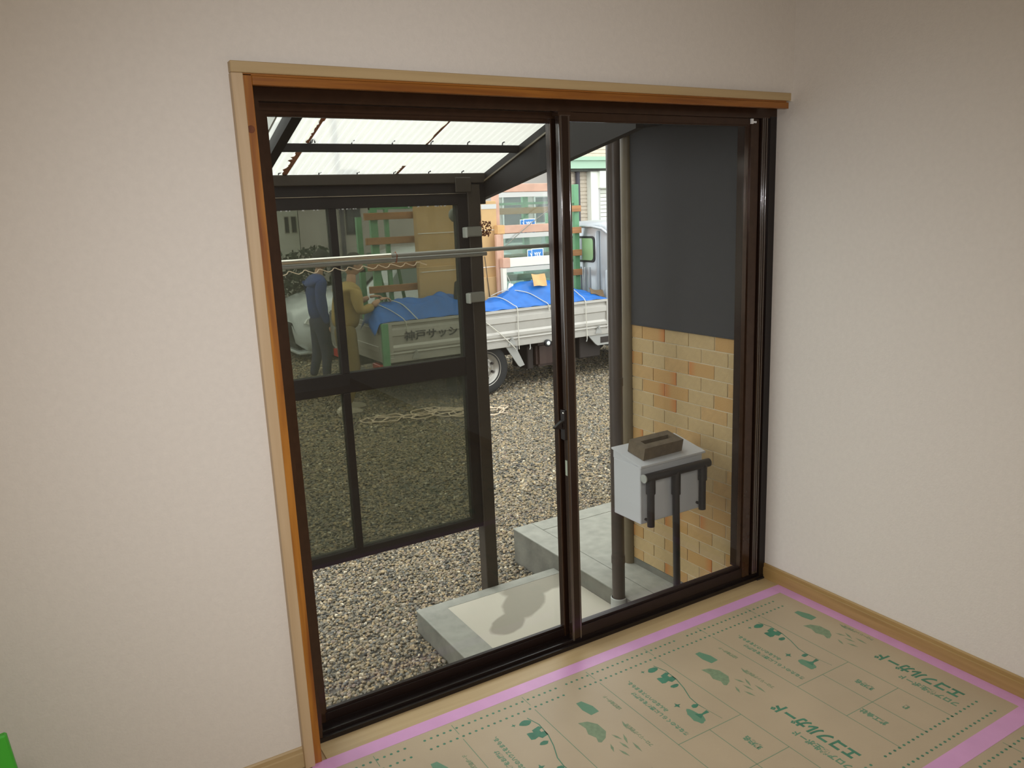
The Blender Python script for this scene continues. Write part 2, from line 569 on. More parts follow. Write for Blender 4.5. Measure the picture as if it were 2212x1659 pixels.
# baseboards with a moulded step
def baseboard_profile(h=0.062, t=0.009):
    return [(0, 0), (t, 0), (t, h * 0.70), (t - 0.0035, h * 0.74), (t - 0.0035, h * 0.93), (t - 0.006, h), (0, h)]
bp = MB()
bp.prism([(XR - p[0], p[1]) for p in baseboard_profile()], 'y', -4.7, 0.0)
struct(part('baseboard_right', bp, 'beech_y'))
bp = MB()
bp.prism([(WY - p[0], p[1]) for p in baseboard_profile(0.06)], 'x', -2.6, 0.443)
struct(part('baseboard_window', bp, 'beech'))
# casing: pale laminate boards over the old varnished frame
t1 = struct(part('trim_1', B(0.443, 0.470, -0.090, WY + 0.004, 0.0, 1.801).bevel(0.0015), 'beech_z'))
part('old_jamb', B(0.470, 0.491, -0.082, 0.06, 0.0, 1.800).bevel(0.001), 'oldwood_z', t1, label='orange varnished old wooden jamb')
kn = MB(); kn.lathe([(0.0001, -0.0015), (0.007, -0.001), (0.009, 0.0)], (0.4775, -0.082, 1.678), 'y', 12)
part('knot', kn, 'rust', t1, label='dark knot in the wood')
t2 = struct(part('trim_2', B(0.4435, 2.300, -0.090, WY + 0.004, 1.8015, 1.8265).bevel(0.0015), 'beech'))
part('old_head', B(0.4705, 2.285, -0.082, -0.0, 1.797, 1.8015), 'oldwood', t2, label='orange varnished old wooden head board')
part('old_head_front', B(0.4915, 2.300, -0.080, -0.062, 1.777, 1.797).bevel(0.001), 'oldwood', t2)

# unseen ceiling lamp, added so that the room is lit
t = thing('added_ceiling_lamp', (0.0, -2.7, 2.40), 'unseen white round ceiling lamp, added above the camera to light the room', 'lamp')
part('lamp_base', MB().lathe([(0.30, 0), (0.30, -0.03), (0.27, -0.05), (0.0001, -0.05)][::-1], (0, -2.7, 2.40), 'z', 32), 'lamp_white', t)

# ---------------------------------------------------------------- the sliding window
w = thing('window_1', (1.41, 0.05, 0.0))
w['kind'] = 'structure'
fh = MB()
fh.box(0.495, XR - 0.001, -0.002, 0.115, 1.760, 1.796)
fh.box(0.495, XR - 0.001, 0.0, 0.008, 1.754, 1.760)
fh.box(0.495, XR - 0.001, 0.046, 0.052, 1.738, 1.760)
fh.box(0.495, XR - 0.001, 0.088, 0.094, 1.738, 1.760)
part('frame_head', fh, 'bronze', w)
part('head_channel', B(0.52, 2.28, 0.009, 0.045, 1.7565, 1.7595), 'bronze_dark', w)
fj = MB()
fj.box(0.492, 0.520, -0.002, 0.115, 0.0, 1.760)
fj.box(0.520, 0.5235, 0.006, 0.012, 0.03, 1.757)
fj.box(0.520, 0.527, 0.046, 0.052, 0.03, 1.757)
part('frame_jamb', fj, 'bronze', w)
fj = MB()
fj.box(2.300, XR - 0.001, -0.002, 0.115, 0.0, 1.760)
part('frame_jamb', fj, 'bronze_dark', w)  # dark tone paints the shadow edge between jamb and wall
fj = MB()
fj.box(2.262, 2.300, 0.004, 0.115, 0.03, 1.760)
smooth_by_angle(part('jamb_channel', fj, 'bronze_mid', w))
for xx in (2.268, 2.277, 2.288):
    part('jamb_rib', MB().tube([(xx, 0.003, 0.03), (xx, 0.003, 1.757)], 0.0036, 12), 'bronze_gloss', w, smooth=True)
fs = MB()
fs.box(0.492, XR - 0.001, -0.004, 0.125, -0.02, 0.014)
for yy in (0.010, 0.046, 0.086):
    fs.box(0.50, 2.31, yy, yy + 0.004, 0.014, 0.024)
part('frame_sill', fs, 'bronze_dark', w)  # sill darkened in colour to paint the shade near the floor
part('sill_gasket', B(2.285, XR - 0.002, -0.009, -0.004, 0.0, 0.006), 'plastic_black', w)

def sash(x0, x1, y0, y1, zb0, zb1, zt0, zt1, s0, s1, lab):
    s = part('sliding_sash', B(x0 + 0.004, x1 - 0.004, y0 + 0.002, y1 - 0.002, zb0, zb1 - 0.008).box(x0 + 0.004, x1 - 0.004, (y0 + y1) / 2 - 0.006, (y0 + y1) / 2 + 0.006, zb1 - 0.008, zb1), 'bronze_low', w, label=lab)
    part('top_rail', B(x0 + 0.004, x1 - 0.004, y0 + 0.002, y1 - 0.002, zt0 + 0.004, zt1).box(x0 + 0.004, x1 - 0.004, (y0 + y1) / 2 - 0.006, (y0 + y1) / 2 + 0.006, zt0, zt0 + 0.004), 'bronze', s)
    for (a, b) in (s0, s1):
        q = MB()
        q.box(a, b, y0, y1, zb0, zt1)
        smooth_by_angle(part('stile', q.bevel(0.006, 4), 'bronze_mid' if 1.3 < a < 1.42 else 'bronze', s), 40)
    gx0, gx1 = s0[1] - 0.004, s1[0] + 0.004
    ym = (y0 + y1) / 2
    part('pane', B(gx0, gx1, ym - 0.0015, ym + 0.0015, zb1 - 0.004, zt0 + 0.004), 'glass', s)
    return s
outer = sash(0.528, 1.442, 0.052, 0.082, 0.016, 0.056, 1.726, 1.754, (0.529, 0.554), (1.400, 1.440), 'outer sliding sash on the left')
inner = sash(1.406, 2.262, 0.010, 0.040, 0.016, 0.070, 1.728, 1.754, (1.408, 1.444), (2.212, 2.262), 'inner sliding sash on the right')
# rounded bead and draught fin on the meeting stile
part('stile_bead', MB().tube([(1.4105, 0.013, 0.02), (1.4105, 0.013, 1.75)], 0.0055, 12).tube([(1.441, 0.013, 0.02), (1.441, 0.013, 1.75)], 0.0045, 12), 'bronze_gloss', inner, smooth=True)
part('stile_fin', B(1.398, 1.4025, 0.047, 0.054, 0.02, 1.752), 'bronze', outer)
part('stile_cap', B(1.402, 1.450, 0.006, 0.044, 1.742, 1.7585).bevel(0.003), 'bronze', inner)
# crescent lock on the side of the inner meeting stile
lk = MB()
lk.box(1.398, 1.408, 0.012, 0.038, 0.735, 0.835)
lock = part('crescent_lock', lk.bevel(0.002), 'bronze_dark', inner, label='dark crescent lock')
l2 = MB()
l2.lathe([(0.0001, 0), (0.015, 0), (0.016, 0.006), (0.0001, 0.006)], (1.390, 0.025, 0.787), 'x', 16)
l2.prism([(1.402, 0.775), (1.363, 0.779), (1.361, 0.785), (1.378, 0.796), (1.402, 0.806)], 'y', 0.014, 0.026)
part('lock_lever', l2, 'bronze_dark', lock) if False else part('lock_lever', l2, 'bronze_dark', inner)
part('lock_screw', MB().lathe([(0.0001, 0), (0.0035, 0.001), (0.0035, 0.003)], (1.3955, 0.020, 0.826), 'x', 10), 'steel', inner)
part('rating_label', B(1.4068, 1.4078, 0.0185, 0.029, 0.612, 0.664), 'sticker', inner, label='pale green rectangular label')
lt = MB(); lt.box(2.212, 2.222, 0.004, 0.010, 1.735, 1.752); lt.box(2.222, 2.238, 0.005, 0.009, 1.738, 1.744)
part('sash_stop', lt, 'paper_white', inner, label='small white stop clip')

# ---------------------------------------------------------------- floor protection boards, prints and tape
SHZ = 0.0002
def sheet(name, x0, x1, y0, y1, label):
    return tag(part(name, B(x0, x1, y0, y1, -0.0055, SHZ), 'kraft', None, org=((x0 + x1) / 2, (y0 + y1) / 2, 0)), label, 'floor sheet')
S1 = sheet('floor_protection_sheet', 0.46, 2.318, -1.020, -0.1155, 'brown kraft floor sheet with green print beside the window')
S2 = sheet('floor_protection_sheet', -1.4, 2.318, -1.930, -1.0205, 'second printed kraft floor sheet beyond the pink tape seam, at the bottom right')
ZP = SHZ + 0.0001
def flat(mb, pts, z=None, h=0.0001):
    z = ZP if z is None else z
    return mb.prism([(p[0], p[1]) for p in pts], 'z', z, z + h)
def line(mb, a, b, w=0.0019):
    a = Vector(a); b = Vector(b)
    t_ = (b - a).normalized(); n_ = Vector((-t_.y, t_.x)) * w / 2
    return flat(mb, [a + n_, b + n_, b - n_, a - n_])
def disc(mb, x, y, r, k=8, sy=1.0):
    return flat(mb, [(x + r * math.cos(2 * PI * i / k), y + r * sy * math.sin(2 * PI * i / k)) for i in range(k)])
def blob(mb, cx, cy, rx, ry, jag=0.15, k=14):
    return flat(mb, [(cx + rx * (1 + random.uniform(-jag, jag)) * math.cos(2 * PI * i / k), cy + ry * (1 + random.uniform(-jag, jag)) * math.sin(2 * PI * i / k)) for i in range(k)])
RZ90 = Matrix.Rotation(PI / 2, 4, 'Z')

def print_sheet(S, ytop, ybot, xa, xb, full=True):
    # dotted rows
    db = MB(); 
    x = xb
    while x > xa:
        for yy in (ytop - 0.0, ytop - 0.044, ybot + 0.053, ybot):
            if (xb - x) % 0.5 < 0.045 and random.random() < 0.7: continue
            disc(db, x, yy, 0.0043, 8)
        x -= 0.0205
    part('printed_dots', db, 'print', S)['kind'] = 'stuff'
    ln = MB(); 
    cols_ = [1.835 + 0.2435 * i for i in range(-7, 2)]
    for i, c in enumerate(cols_):
        if c < xa or c > xb: continue
        line(ln, (c, ytop - 0.055), (c, ybot + 0.048))
        line(ln, (c, ytop + 0.020), (c, ytop - 0.030))
    y1 = ytop - 0.415
    a = 1.835
    while a > xa - 0.25:
        if a >= xa:
            line(ln, (a, y1), (min(a + 0.2435, xb), y1))
            line(ln, (a, y1 - 0.175), (a + 0.2435, y1 - 0.175))
            line(ln, (a + 0.118, y1), (a + 0.118, ybot + 0.048))
        a -= 0.487
    part('printed_lines', ln, 'print_mid', S)
    a = 1.835 - 0.259
    k_ = 0
    a = 1.835
    while a > xa:
        pa(S, a + 0.003, ytop)
        a -= 0.487
    a = 1.835 + 0.2435
    while a > xa:
        pb(S, a, ytop)
        a -= 0.487

done = set()
def pa(S, X, T):
    """panel with hill, house, tree and two lines of writing; X = its low-x border, T = top dotted row"""
    o = lambda pts: [(X + (p[0] - 1.331), T + (p[1] + 0.162)) for p in pts]
    mb = MB()
    hill = o([(1.53, -0.239), (1.543, -0.283), (1.539, -0.338), (1.526, -0.385), (1.506, -0.434), (1.502, -0.47), (1.506, -0.506), (1.513, -0.56)])
    wd = [0.003] * 6 + [0.0012]
    L_ = []; R_ = []
    for k, p in enumerate(hill):
        p = Vector(p); a_ = Vector(hill[max(k - 1, 0)]); b_ = Vector(hill[min(k + 1, len(hill) - 1)])
        t_ = (b_ - a_).normalized(); n_ = Vector((-t_.y, t_.x)) * (wd[min(k, 6)] / 2)
        L_.append(p + n_); R_.append(p - n_)
    flat(mb, L_ + R_[::-1])
    part('printed_hill', mb, 'print', S)
    mb = MB()
    flat(mb, o([(1.490, -0.300), (1.487, -0.330), (1.498, -0.334), (1.512, -0.330), (1.518, -0.341), (1.541, -0.336), (1.541, -0.318), (1.530, -0.316), (1.530, -0.306), (1.543, -0.300), (1.537, -0.289), (1.511, -0.295), (1.510, -0.305), (1.498, -0.300)]))
    part('printed_house', mb, 'print', S)
    for (bx_, by_, r1, r2) in ((1.513, -0.256, 0.019, 0.012), (1.510, -0.361, 0.014, 0.008), (1.490, -0.472, 0.012, 0.008)):
        mb = MB(); blob(mb, *o([(bx_, by_)])[0], r1, r2); part('printed_bush', mb, 'print', S)
    for (sx, sy_, sr) in ((1.448, -0.441, 0.013), (1.478, -0.247, 0.008)):
        c = o([(sx, sy_)])[0]
        mb = MB(); flat(mb, [(c[0] + (sr if i % 2 == 0 else sr * 0.4) * math.cos(2 * PI * i / 8), c[1] + (sr if i % 2 == 0 else sr * 0.4) * math.sin(2 * PI * i / 8)) for i in range(8)])
        part('printed_star', mb, 'print', S)
    mb = MB(); flat(mb, o([(1.503, -0.506), (1.503, -0.519), (1.480, -0.517), (1.462, -0.527), (1.462, -0.500), (1.480, -0.511)]), ZP + 0.00012)
    part('printed_trunk', mb, 'print', S)
    mb = MB()
    blob(mb, *o([(1.456, -0.510)])[0], 0.018, 0.036, 0.2, 18)
    part('printed_tree_crown', mb, 'print_mid', S)
    for body, sx, sy_, wdt in (('みんなのハウスをまもる、', 1.411, -0.445, 0.185), ('あなたのくらしに喜びをお届け', 1.385, -0.560, 0.245)):
        c = o([(sx, sy_)])[0]
        put_text('printed_lettering', body, 0.017, Matrix.Translation((c[0], c[1], ZP)) @ RZ90, 'print_mid', S, width=wdt, bold=0.0006)
    for (sx, sy_, body, wdt) in ((1.512, -0.715, '現場名', 0.06), (1.395, -0.84, '施工会社', 0.085), (1.512, -0.83, '棟', 0.016)):
        c = o([(sx, sy_)])[0]
        put_text('printed_lettering', body, 0.022, Matrix.Translation((c[0], c[1], ZP)) @ RZ90, 'print_mid', S, width=wdt, bold=0.0009)

def pb(S, X, T):
    """panel with green block, hedgehog, leaves and the big sheet name"""
    x0 = X - 1.5765
    o = lambda pts: [(x0 + p[0], T + (p[1] + 0.162)) for p in pts]
    mb = MB()
    flat(mb, o([(1.715, -0.262), (1.730, -0.300), (1.730, -0.332), (1.700, -0.334), (1.692, -0.300), (1.696, -0.262)]))
    part('printed_block', mb, 'print_mid', S)
    mb = MB()
    flat(mb, o([(1.645, -0.343), (1.672, -0.352), (1.690, -0.378), (1.690, -0.418), (1.672, -0.440), (1.650, -0.450), (1.643, -0.444), (1.650, -0.425), (1.640, -0.400), (1.650, -0.375)]))
    for (ax, ay, l_, an) in ((1.752, -0.425, 0.02, 1.3), (1.70, -0.455, 0.018, 1.9), (1.715, -0.475, 0.022, 1.2), (1.695, -0.495, 0.02, 1.7), (1.720, -0.52, 0.024, 1.5), (1.66, -0.485, 0.018, 1.2), (1.675, -0.52, 0.02, 1.8)):
        c = Vector(o([(ax, ay)])[0]); d_ = Vector((math.cos(an), math.sin(an))); n_ = Vector((-d_.y, d_.x))
        flat(mb, [c - d_ * l_, c + n_ * 0.004, c + d_ * l_, c - n_ * 0.004])
    part('printed_leaves', mb, 'print_soft', S)['kind'] = 'stuff'
    for body, sx, sy_, wdt in (('フローリング保護用', 1.762, -0.54, 0.115), ('2層構造ボード', 1.794, -0.36, 0.08)):
        if X > 2.0 and sx > 1.79: continue
        c = o([(sx, sy_)])[0]
        put_text('printed_lettering', body, 0.014, Matrix.Translation((c[0], c[1], ZP)) @ RZ90, 'print_soft', S, width=wdt, bold=0.0005)
    c = o([(1.708, -0.882)])[0]
    put_text('printed_title', 'エコフルガード', 0.050, Matrix.Translation((c[0], c[1], ZP)) @ RZ90, 'print', S, width=0.280, bold=0.0024, shear=0.12)
    c = o([(1.657, -0.900)])[0]
    put_text('printed_lettering', 'フロア養生ボード', 0.026, Matrix.Translation((c[0] - 0.008, c[1], ZP)) @ RZ90, 'print_mid', S, width=0.185, bold=0.0010)
print_sheet(S1, -0.162, -0.973, 0.56, 2.262)
print_sheet(S2, -1.080, -1.885, 1.35, 2.262)

TZ = ZP + 0.0003
def tape(x0, x1, y0, y1, label):
    tag(part('masking_tape', B(x0, x1, y0, y1, 0.00001 if x1 > 2.318 else 0.0004, TZ), 'pink', None, org=((x0 + x1) / 2, (y0 + y1) / 2, 0)), label, 'tape')
tape(0.46, 2.277, -0.129, -0.080, 'pink masking tape strip along the wooden threshold under the window')
tape(2.2775, 2.3235, -1.9, -0.080, 'pink masking tape strip along the right wall baseboard')
tape(0.46, 2.277, -1.052, -1.000, 'pink masking tape strip over the seam between the two printed sheets')

# green plastic thing at the bottom left edge of the picture
gt = tag(part('plastic_panel', B(-0.60, -0.105, -0.51, -0.495, 0.0, 0.607, rot=Matrix.Rotation(math.radians(-5), 3, 'Y'), at=(-0.105, -0.50, 0.0)).bevel(0.003), 'green_plastic', None, org=(-0.4, -0.55, 0)), 'bright green plastic board standing at the lower left edge of the picture', 'board')

# ================================================================ OUTSIDE: GROUND
G = -0.45
struct(part('ground', B(-6, 22, 0.12, 24, G - 0.3, G - 0.012), 'soil'))
struct(part('wall_foundation', B(-6, 2.36, 0.06, 0.12, G - 0.012, -0.12), 'concrete_dark'))
struct(part('wall_outside', B(-6, -2.72, 0.0, 0.12, -0.12, 2.8), 'siding'))

def gravel_points():
    P = []
    def zone(y0, y1, dens, rad):
        area_n = int((y1 - y0) * 9.5 * dens)
        y = rng.uniform(y0, y1, area_n)
        x = rng.uniform(-1.5, 8.0, area_n)
        k = (x > 0.14 * (y + 2.04) - 0.3) & (x < 0.86 * (y + 2.04) + 0.5)
        # keep clear of the two slabs
        k &= ~((x > 1.31) & (x < 2.12) & (y < 1.18) & (y > 0.1))
        k &= ~((x > 2.09) & (y < 1.59) & (y > 0.1))
        x, y = x[k], y[k]
        z = G - 0.009 + rng.uniform(-0.004, 0.006, len(x))
        P.append(np.stack([x, y, z, rad * rng.uniform(0.6, 1.25, len(x))], 1))
    zone(0.14, 2.4, 8500, 0.0082)
    zone(2.4, 4.6, 5000, 0.0103)
    zone(4.6, 8.5, 2300, 0.0138)
    zone(8.5, 12.0, 800, 0.0200)
    return np.concatenate(P)
gp_ = gravel_points()
me = D.meshes.new('gravel')
me.vertices.add(len(gp_))
me.vertices.foreach_set('co', np.ascontiguousarray(gp_[:, :3], dtype=np.float32).ravel())
at = me.attributes.new('stone_size', 'FLOAT', 'POINT')
at.data.foreach_set('value', np.ascontiguousarray(gp_[:, 3], dtype=np.float32))
me.materials.append(M['gravel'])
gobj = D.objects.new('gravel', me)
COL.objects.link(gobj)
gobj['kind'] = 'stuff'
gobj['label'] = 'loose grey and tan gravel covering the yard'
gobj['category'] = 'gravel'
ng = D.node_groups.new('gravel_scatter', 'GeometryNodeTree')
ng.interface.new_socket('Geometry', in_out='INPUT', socket_type='NodeSocketGeometry')
ng.interface.new_socket('Geometry', in_out='OUTPUT', socket_type='NodeSocketGeometry')
N = ng.nodes; L = ng.links
gi = N.new('NodeGroupInput'); go = N.new('NodeGroupOutput')
ico = N.new('GeometryNodeMeshIcoSphere'); ico.inputs['Radius'].default_value = 1.0; ico.inputs['Subdivisions'].default_value = 2
nz = N.new('ShaderNodeTexNoise'); nz.inputs['Scale'].default_value = 1.1
sub = N.new('ShaderNodeVectorMath'); sub.operation = 'SUBTRACT'; sub.inputs[1].default_value = (0.5, 0.5, 0.5)
scl = N.new('ShaderNodeVectorMath'); scl.operation = 'SCALE'; scl.inputs['Scale'].default_value = 0.9
L.new(nz.outputs['Color'], sub.inputs[0]); L.new(sub.outputs[0], scl.inputs[0])
sp_ = N.new('GeometryNodeSetPosition')
L.new(ico.outputs['Mesh'], sp_.inputs['Geometry']); L.new(scl.outputs[0], sp_.inputs['Offset'])
smt = N.new('GeometryNodeSetMaterial'); smt.inputs['Material'].default_value = M['gravel']
L.new(sp_.outputs[0], smt.inputs[0])
m2p = N.new('GeometryNodeMeshToPoints')
L.new(gi.outputs[0], m2p.inputs[0])
iop = N.new('GeometryNodeInstanceOnPoints')
L.new(m2p.outputs[0], iop.inputs['Points']); L.new(smt.outputs[0], iop.inputs['Instance'])
rv = N.new('FunctionNodeRandomValue'); rv.data_type = 'FLOAT_VECTOR'
rv.inputs[0].default_value = (-0.5, -0.5, 0); rv.inputs[1].default_value = (0.5, 0.5, 6.283)
L.new(rv.outputs[0], iop.inputs['Rotation'])
rv2 = N.new('FunctionNodeRandomValue'); rv2.data_type = 'FLOAT_VECTOR'
rv2.inputs[0].default_value = (0.8, 0.7, 0.5); rv2.inputs[1].default_value = (1.35, 1.1, 0.85)
rv2.inputs['Seed'].default_value = 3
na = N.new('GeometryNodeInputNamedAttribute'); na.data_type = 'FLOAT'; na.inputs[0].default_value = 'stone_size'
sc2 = N.new('ShaderNodeVectorMath'); sc2.operation = 'SCALE'
L.new(rv2.outputs[0], sc2.inputs[0]); L.new(na.outputs[0], sc2.inputs['Scale'])
L.new(sc2.outputs[0], iop.inputs['Scale'])
L.new(iop.outputs[0], go.inputs[0])
mod = gobj.modifiers.new('scatter', 'NODES'); mod.node_group = ng

# ---------------------------------------------------------------- concrete steps
S = thing('concrete_step', (1.7, 0.65, G), 'low concrete step slab with pale screed and wet patch below the window', 'step')
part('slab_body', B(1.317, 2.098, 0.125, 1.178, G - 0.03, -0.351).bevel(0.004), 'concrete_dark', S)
mb = MB()
mb.box(1.316, 1.450, 0.125, 1.179, -0.352, -0.3475)
mb.box(1.450, 2.098, 1.115, 1.179, -0.352, -0.3475)
part('border', mb, 'concrete', S, label='rough grey border band')
part('screed_panel', B(1.450, 2.098, 0.125, 1.115, -0.352, -0.3485), 'screed', S, label='pale smooth screed with a wet patch')
S = thing('concrete_porch', (2.9, 0.8, G), 'taller concrete porch slab behind the step, beside the tiled wall', 'porch')
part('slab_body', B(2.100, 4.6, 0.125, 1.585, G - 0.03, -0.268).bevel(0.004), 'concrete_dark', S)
mb = MB()
mb.box(2.099, 2.222, 0.125, 1.586, -0.269, -0.2640)
mb.box(2.226, 4.6, 1.470, 1.586, -0.269, -0.2640)
part('border', mb, 'concrete', S)
part('porch_floor', B(2.226, 4.6, 0.125, 1.466, -0.269, -0.2643), 'concrete', S)

# ---------------------------------------------------------------- tiled wing of the house
TW = 2.36
wing = struct(part('wall_wing', B(TW + 0.002, 4.6, 0.121, 0.855, -0.264, 2.75), 'grout', org=(TW, 0.5, -0.3)))
part('siding_panel', B(TW - 0.006, TW + 0.006, 0.121, 0.850, 0.941, 2.75), 'siding', wing, label='charcoal upper siding')
part('drip_edge', B(TW - 0.009, TW + 0.006, 0.121, 0.850, 0.936, 0.941), 'siding', wing)
part('base_band', B(TW - 0.002, TW + 0.002, 0.121, 0.850, -0.264, -0.232), 'concrete_dark', wing)
pitch_y, pitch_z, jt = 0.1525, 0.0618, 0.0045
meshes = {}
def tile_mesh(w_, h_, mt):
    key = (round(w_, 4), round(h_, 4), mt)
    if key not in meshes:
        b = MB().box(-0.0015, 0.004, -w_ / 2, w_ / 2, -h_ / 2, h_ / 2)
        bmesh.ops.bevel(b.bm, geom=[e for e in b.bm.edges if all(v.co.x < 0 for v in e.verts)], offset=0.0008, segments=1, affect='EDGES')
        bmesh.ops.recalc_face_normals(b.bm, faces=b.bm.faces[:])
        me_ = D.meshes.new('tile'); b.bm.to_mesh(me_); b.bm.free(); me_.materials.append(M[mt])
        meshes[key] = me_
    return meshes[key]
rt = random.Random(12)
r_ = 0
z = 0.936
wo = origin_of(wing)
while z > -0.225:
    zb = max(z - pitch_z, -0.232)
    off = 0.0 if r_ % 2 == 0 else -pitch_y / 2
    ys = [0.850, 0.121]
    y = 0.770 + off + pitch_y * 2
    while y > 0.13:
        if 0.121 < y < 0.845: ys.append(y)
        y -= pitch_y
    ys = sorted(ys, reverse=True)
    for a_, b_ in zip(ys, ys[1:]):
        if a_ - b_ < 0.012: continue
        mt = rt.choices(['tile_pale', 'tile_ochre', 'tile_flash_a', 'tile_flash_b'], [0.42, 0.24, 0.17, 0.17])[0]
        o = D.objects.new('tile', tile_mesh(a_ - b_ - jt, z - zb - jt, mt))
        COL.objects.link(o); o.parent = wing
        o.location = Vector((TW + rt.uniform(-0.0008, 0.0008), (a_ + b_) / 2, (z + zb) / 2)) - wo
    z -= pitch_z
    r_ += 1
cp = MB()
cp.tube([(TW - 0.004, 0.872, -0.264), (TW - 0.004, 0.872, 1.805)], 0.030, 16)
smooth_by_angle(part('corner_trim', cp, 'trim_brown', wing, label='rounded brown corner trim'))
struct(part('trim_4', B(2.12, 4.6, 0.121, 0.98, 1.803, 1.95), 'canopy_metal'))   # entrance soffit

# downspout with grey ground socket
t = thing('downspout', (2.080, 0.615, -0.349), 'brown round downspout pipe beside the tiled wall', 'pipe')
smooth_by_angle(part('pipe', MB().tube([(2.080, 0.615, -0.30), (2.080, 0.615, 1.81)], 0.0292, 20), 'pipe', t))
for zz in (0.72, -0.10):
    smooth_by_angle(part('pipe_coupling', MB().tube([(2.080, 0.615, zz), (2.080, 0.615, zz + 0.035)], 0.0315, 20), 'pipe', t))
mb = MB(); mb.lathe([(0.0365, -0.4), (0.0365, 0.075), (0.033, 0.078), (0.0325, 0.02), (0.0001, 0.02)], (2.080, 0.615, -0.345), 'z', 24)
for v in mb.bm.verts:
    if v.co.z < -0.349: v.co.z = -0.3475
smooth_by_angle(part('ground_socket', mb, 'grey_pvc', t, label='grey plastic socket at the foot'))

# ---------------------------------------------------------------- mailbox on a black tube stand, brick on top
t = thing('mailbox', (2.10, 0.36, -0.264), 'white mailbox hung on a black tube stand before the tiled wall', 'mailbox')
bx0, bx1, by0, by1, bz0, bz1 = 1.937, 2.268, 0.285, 0.455, 0.224, 0.468
part('box_body', B(bx0, bx1, by0, by1, bz0, bz1 - 0.002).bevel(0.003), 'white_metal', t)
lid = MB()
sl = lambda y: bz1 + 0.0 + (y - by0) * 0.20
lid.prism([(by0 - 0.012, sl(by0) - 0.004), (by0 - 0.012, sl(by0) + 0.004), (by1 + 0.006, sl(by1) + 0.006), (by1 + 0.006, sl(by1))], 'x', bx0 - 0.006, bx1 + 0.006)
part('lid', lid, 'white_metal', t)
part('box_gable', MB().prism([(by0, bz1 - 0.002), (by1, bz1 - 0.002), (by1, sl(by1))], 'x', bx0, bx1), 'white_metal', t)
sy = 0.252
st = MB()
st.tube([(1.930, sy, 0.428), (2.268, sy, 0.428)], 0.0178, 14)
smooth_by_angle(part('top_tube', st, 'black_metal', t))
for (sx, zb, rr) in ((1.962, 0.222, 0.0150), (2.238, 0.232, 0.0150)):
    q = MB(); q.tube([(sx, sy, 0.428), (sx, sy, 0.36)], 0.0192, 14); q.tube([(sx, sy, 0.36), (sx, sy, zb)], rr, 14)
    q.tube([(sx, sy, zb + 0.02), (sx, by0 + 0.002, zb + 0.02)], 0.006, 8)
    q.tube([(sx, sy, 0.40), (sx, by0 + 0.002, 0.40)], 0.006, 8)
    smooth_by_angle(part('hanger_tube', q, 'black_metal', t))
q = MB(); q.tube([(2.094, sy, 0.428), (2.094, sy, 0.33)], 0.0192, 14); q.tube([(2.094, sy, 0.33), (2.103, sy, -0.255)], 0.0150, 14)
smooth_by_angle(part('post', q, 'black_metal', t))
part('foot_plate', MB().lathe([(0.05, 0), (0.05, 0.006), (0.014, 0.010), (0.0001, 0.010)], (2.155, sy, -0.264), 'z', 20), 'black_metal', t)
for sx, a_ in ((1.928, 1), (2.270, -1)):
    smooth_by_angle(part('tube_cap', MB().lathe([(0.0001, -0.003 * a_), (0.0175, -0.003 * a_), (0.0175, 0.004 * a_), (0.0001, 0.004 * a_)], (sx, sy, 0.428), 'x', 14), 'grey_pvc' if a_ == 1 else 'black_metal', t))
bt = MB()
ang = math.radians(2)
Rb = Matrix.Rotation(ang, 3, 'Z') @ Matrix.Rotation(math.atan(0.2), 3, 'X')
bc = Vector((2.075, 0.352, sl(0.352) + 0.036))
for (x0, x1, y0, y1) in ((-0.105, 0.105, -0.048, -0.014), (-0.105, 0.105, 0.014, 0.048), (-0.105, -0.075, -0.014, 0.014), (0.075, 0.105, -0.014, 0.014)):
    bt.box(bc.x + x0, bc.x + x1, bc.y + y0, bc.y + y1, bc.z - 0.029, bc.z + 0.024, rot=Rb, at=bc)
bt.box(bc.x - 0.076, bc.x + 0.076, bc.y - 0.0145, bc.y + 0.0145, bc.z - 0.029, bc.z + 0.004, rot=Rb, at=bc)
tag(part('brick', bt, 'brick', None, org=tuple(bc)), 'brown brick lying on the lid of the white mailbox', 'brick')

# ================================================================ PATIO CANOPY
YP = 1.21
RS = 0.30
def zr(y): return 1.652 - RS * (y - YP)
can = thing('patio_canopy', (1.3, YP, G), 'dark brown patio canopy with corrugated roof and smoked front panels', 'canopy')
# posts
part('post', B(1.704, 1.768, YP - 0.03, YP + 0.035, G, 1.60).bevel(0.003), 'post_metal', can)
part('post', B(0.765, 0.80, YP - 0.03, YP + 0.035, G, 1.60).bevel(0.003), 'post_metal', can)
part('post_liner', B(1.655, 1.704, YP - 0.022, YP + 0.028, 0.02, 1.515), 'canopy_metal', can)
# front beam / gutter
fb = MB()
fb.box(0.74, 1.80, YP - 0.035, YP + 0.04, 1.605, 1.648)
part('gutter', fb.bevel(0.003), 'post_metal', can)
part('front_beam', B(0.74, 1.80, YP - 0.020, YP + 0.035, 1.512, 1.604), 'canopy_metal', can)
part('beam_lip', B(0.80, 1.70, YP - 0.024, YP - 0.019, 1.560, 1.5625), 'steel', can, label='thin bright seam line')
# purlin
part('purlin', B(0.78, 1.80, 0.880, 0.915, 1.712, 1.7400).bevel(0.002), 'canopy_metal', can)
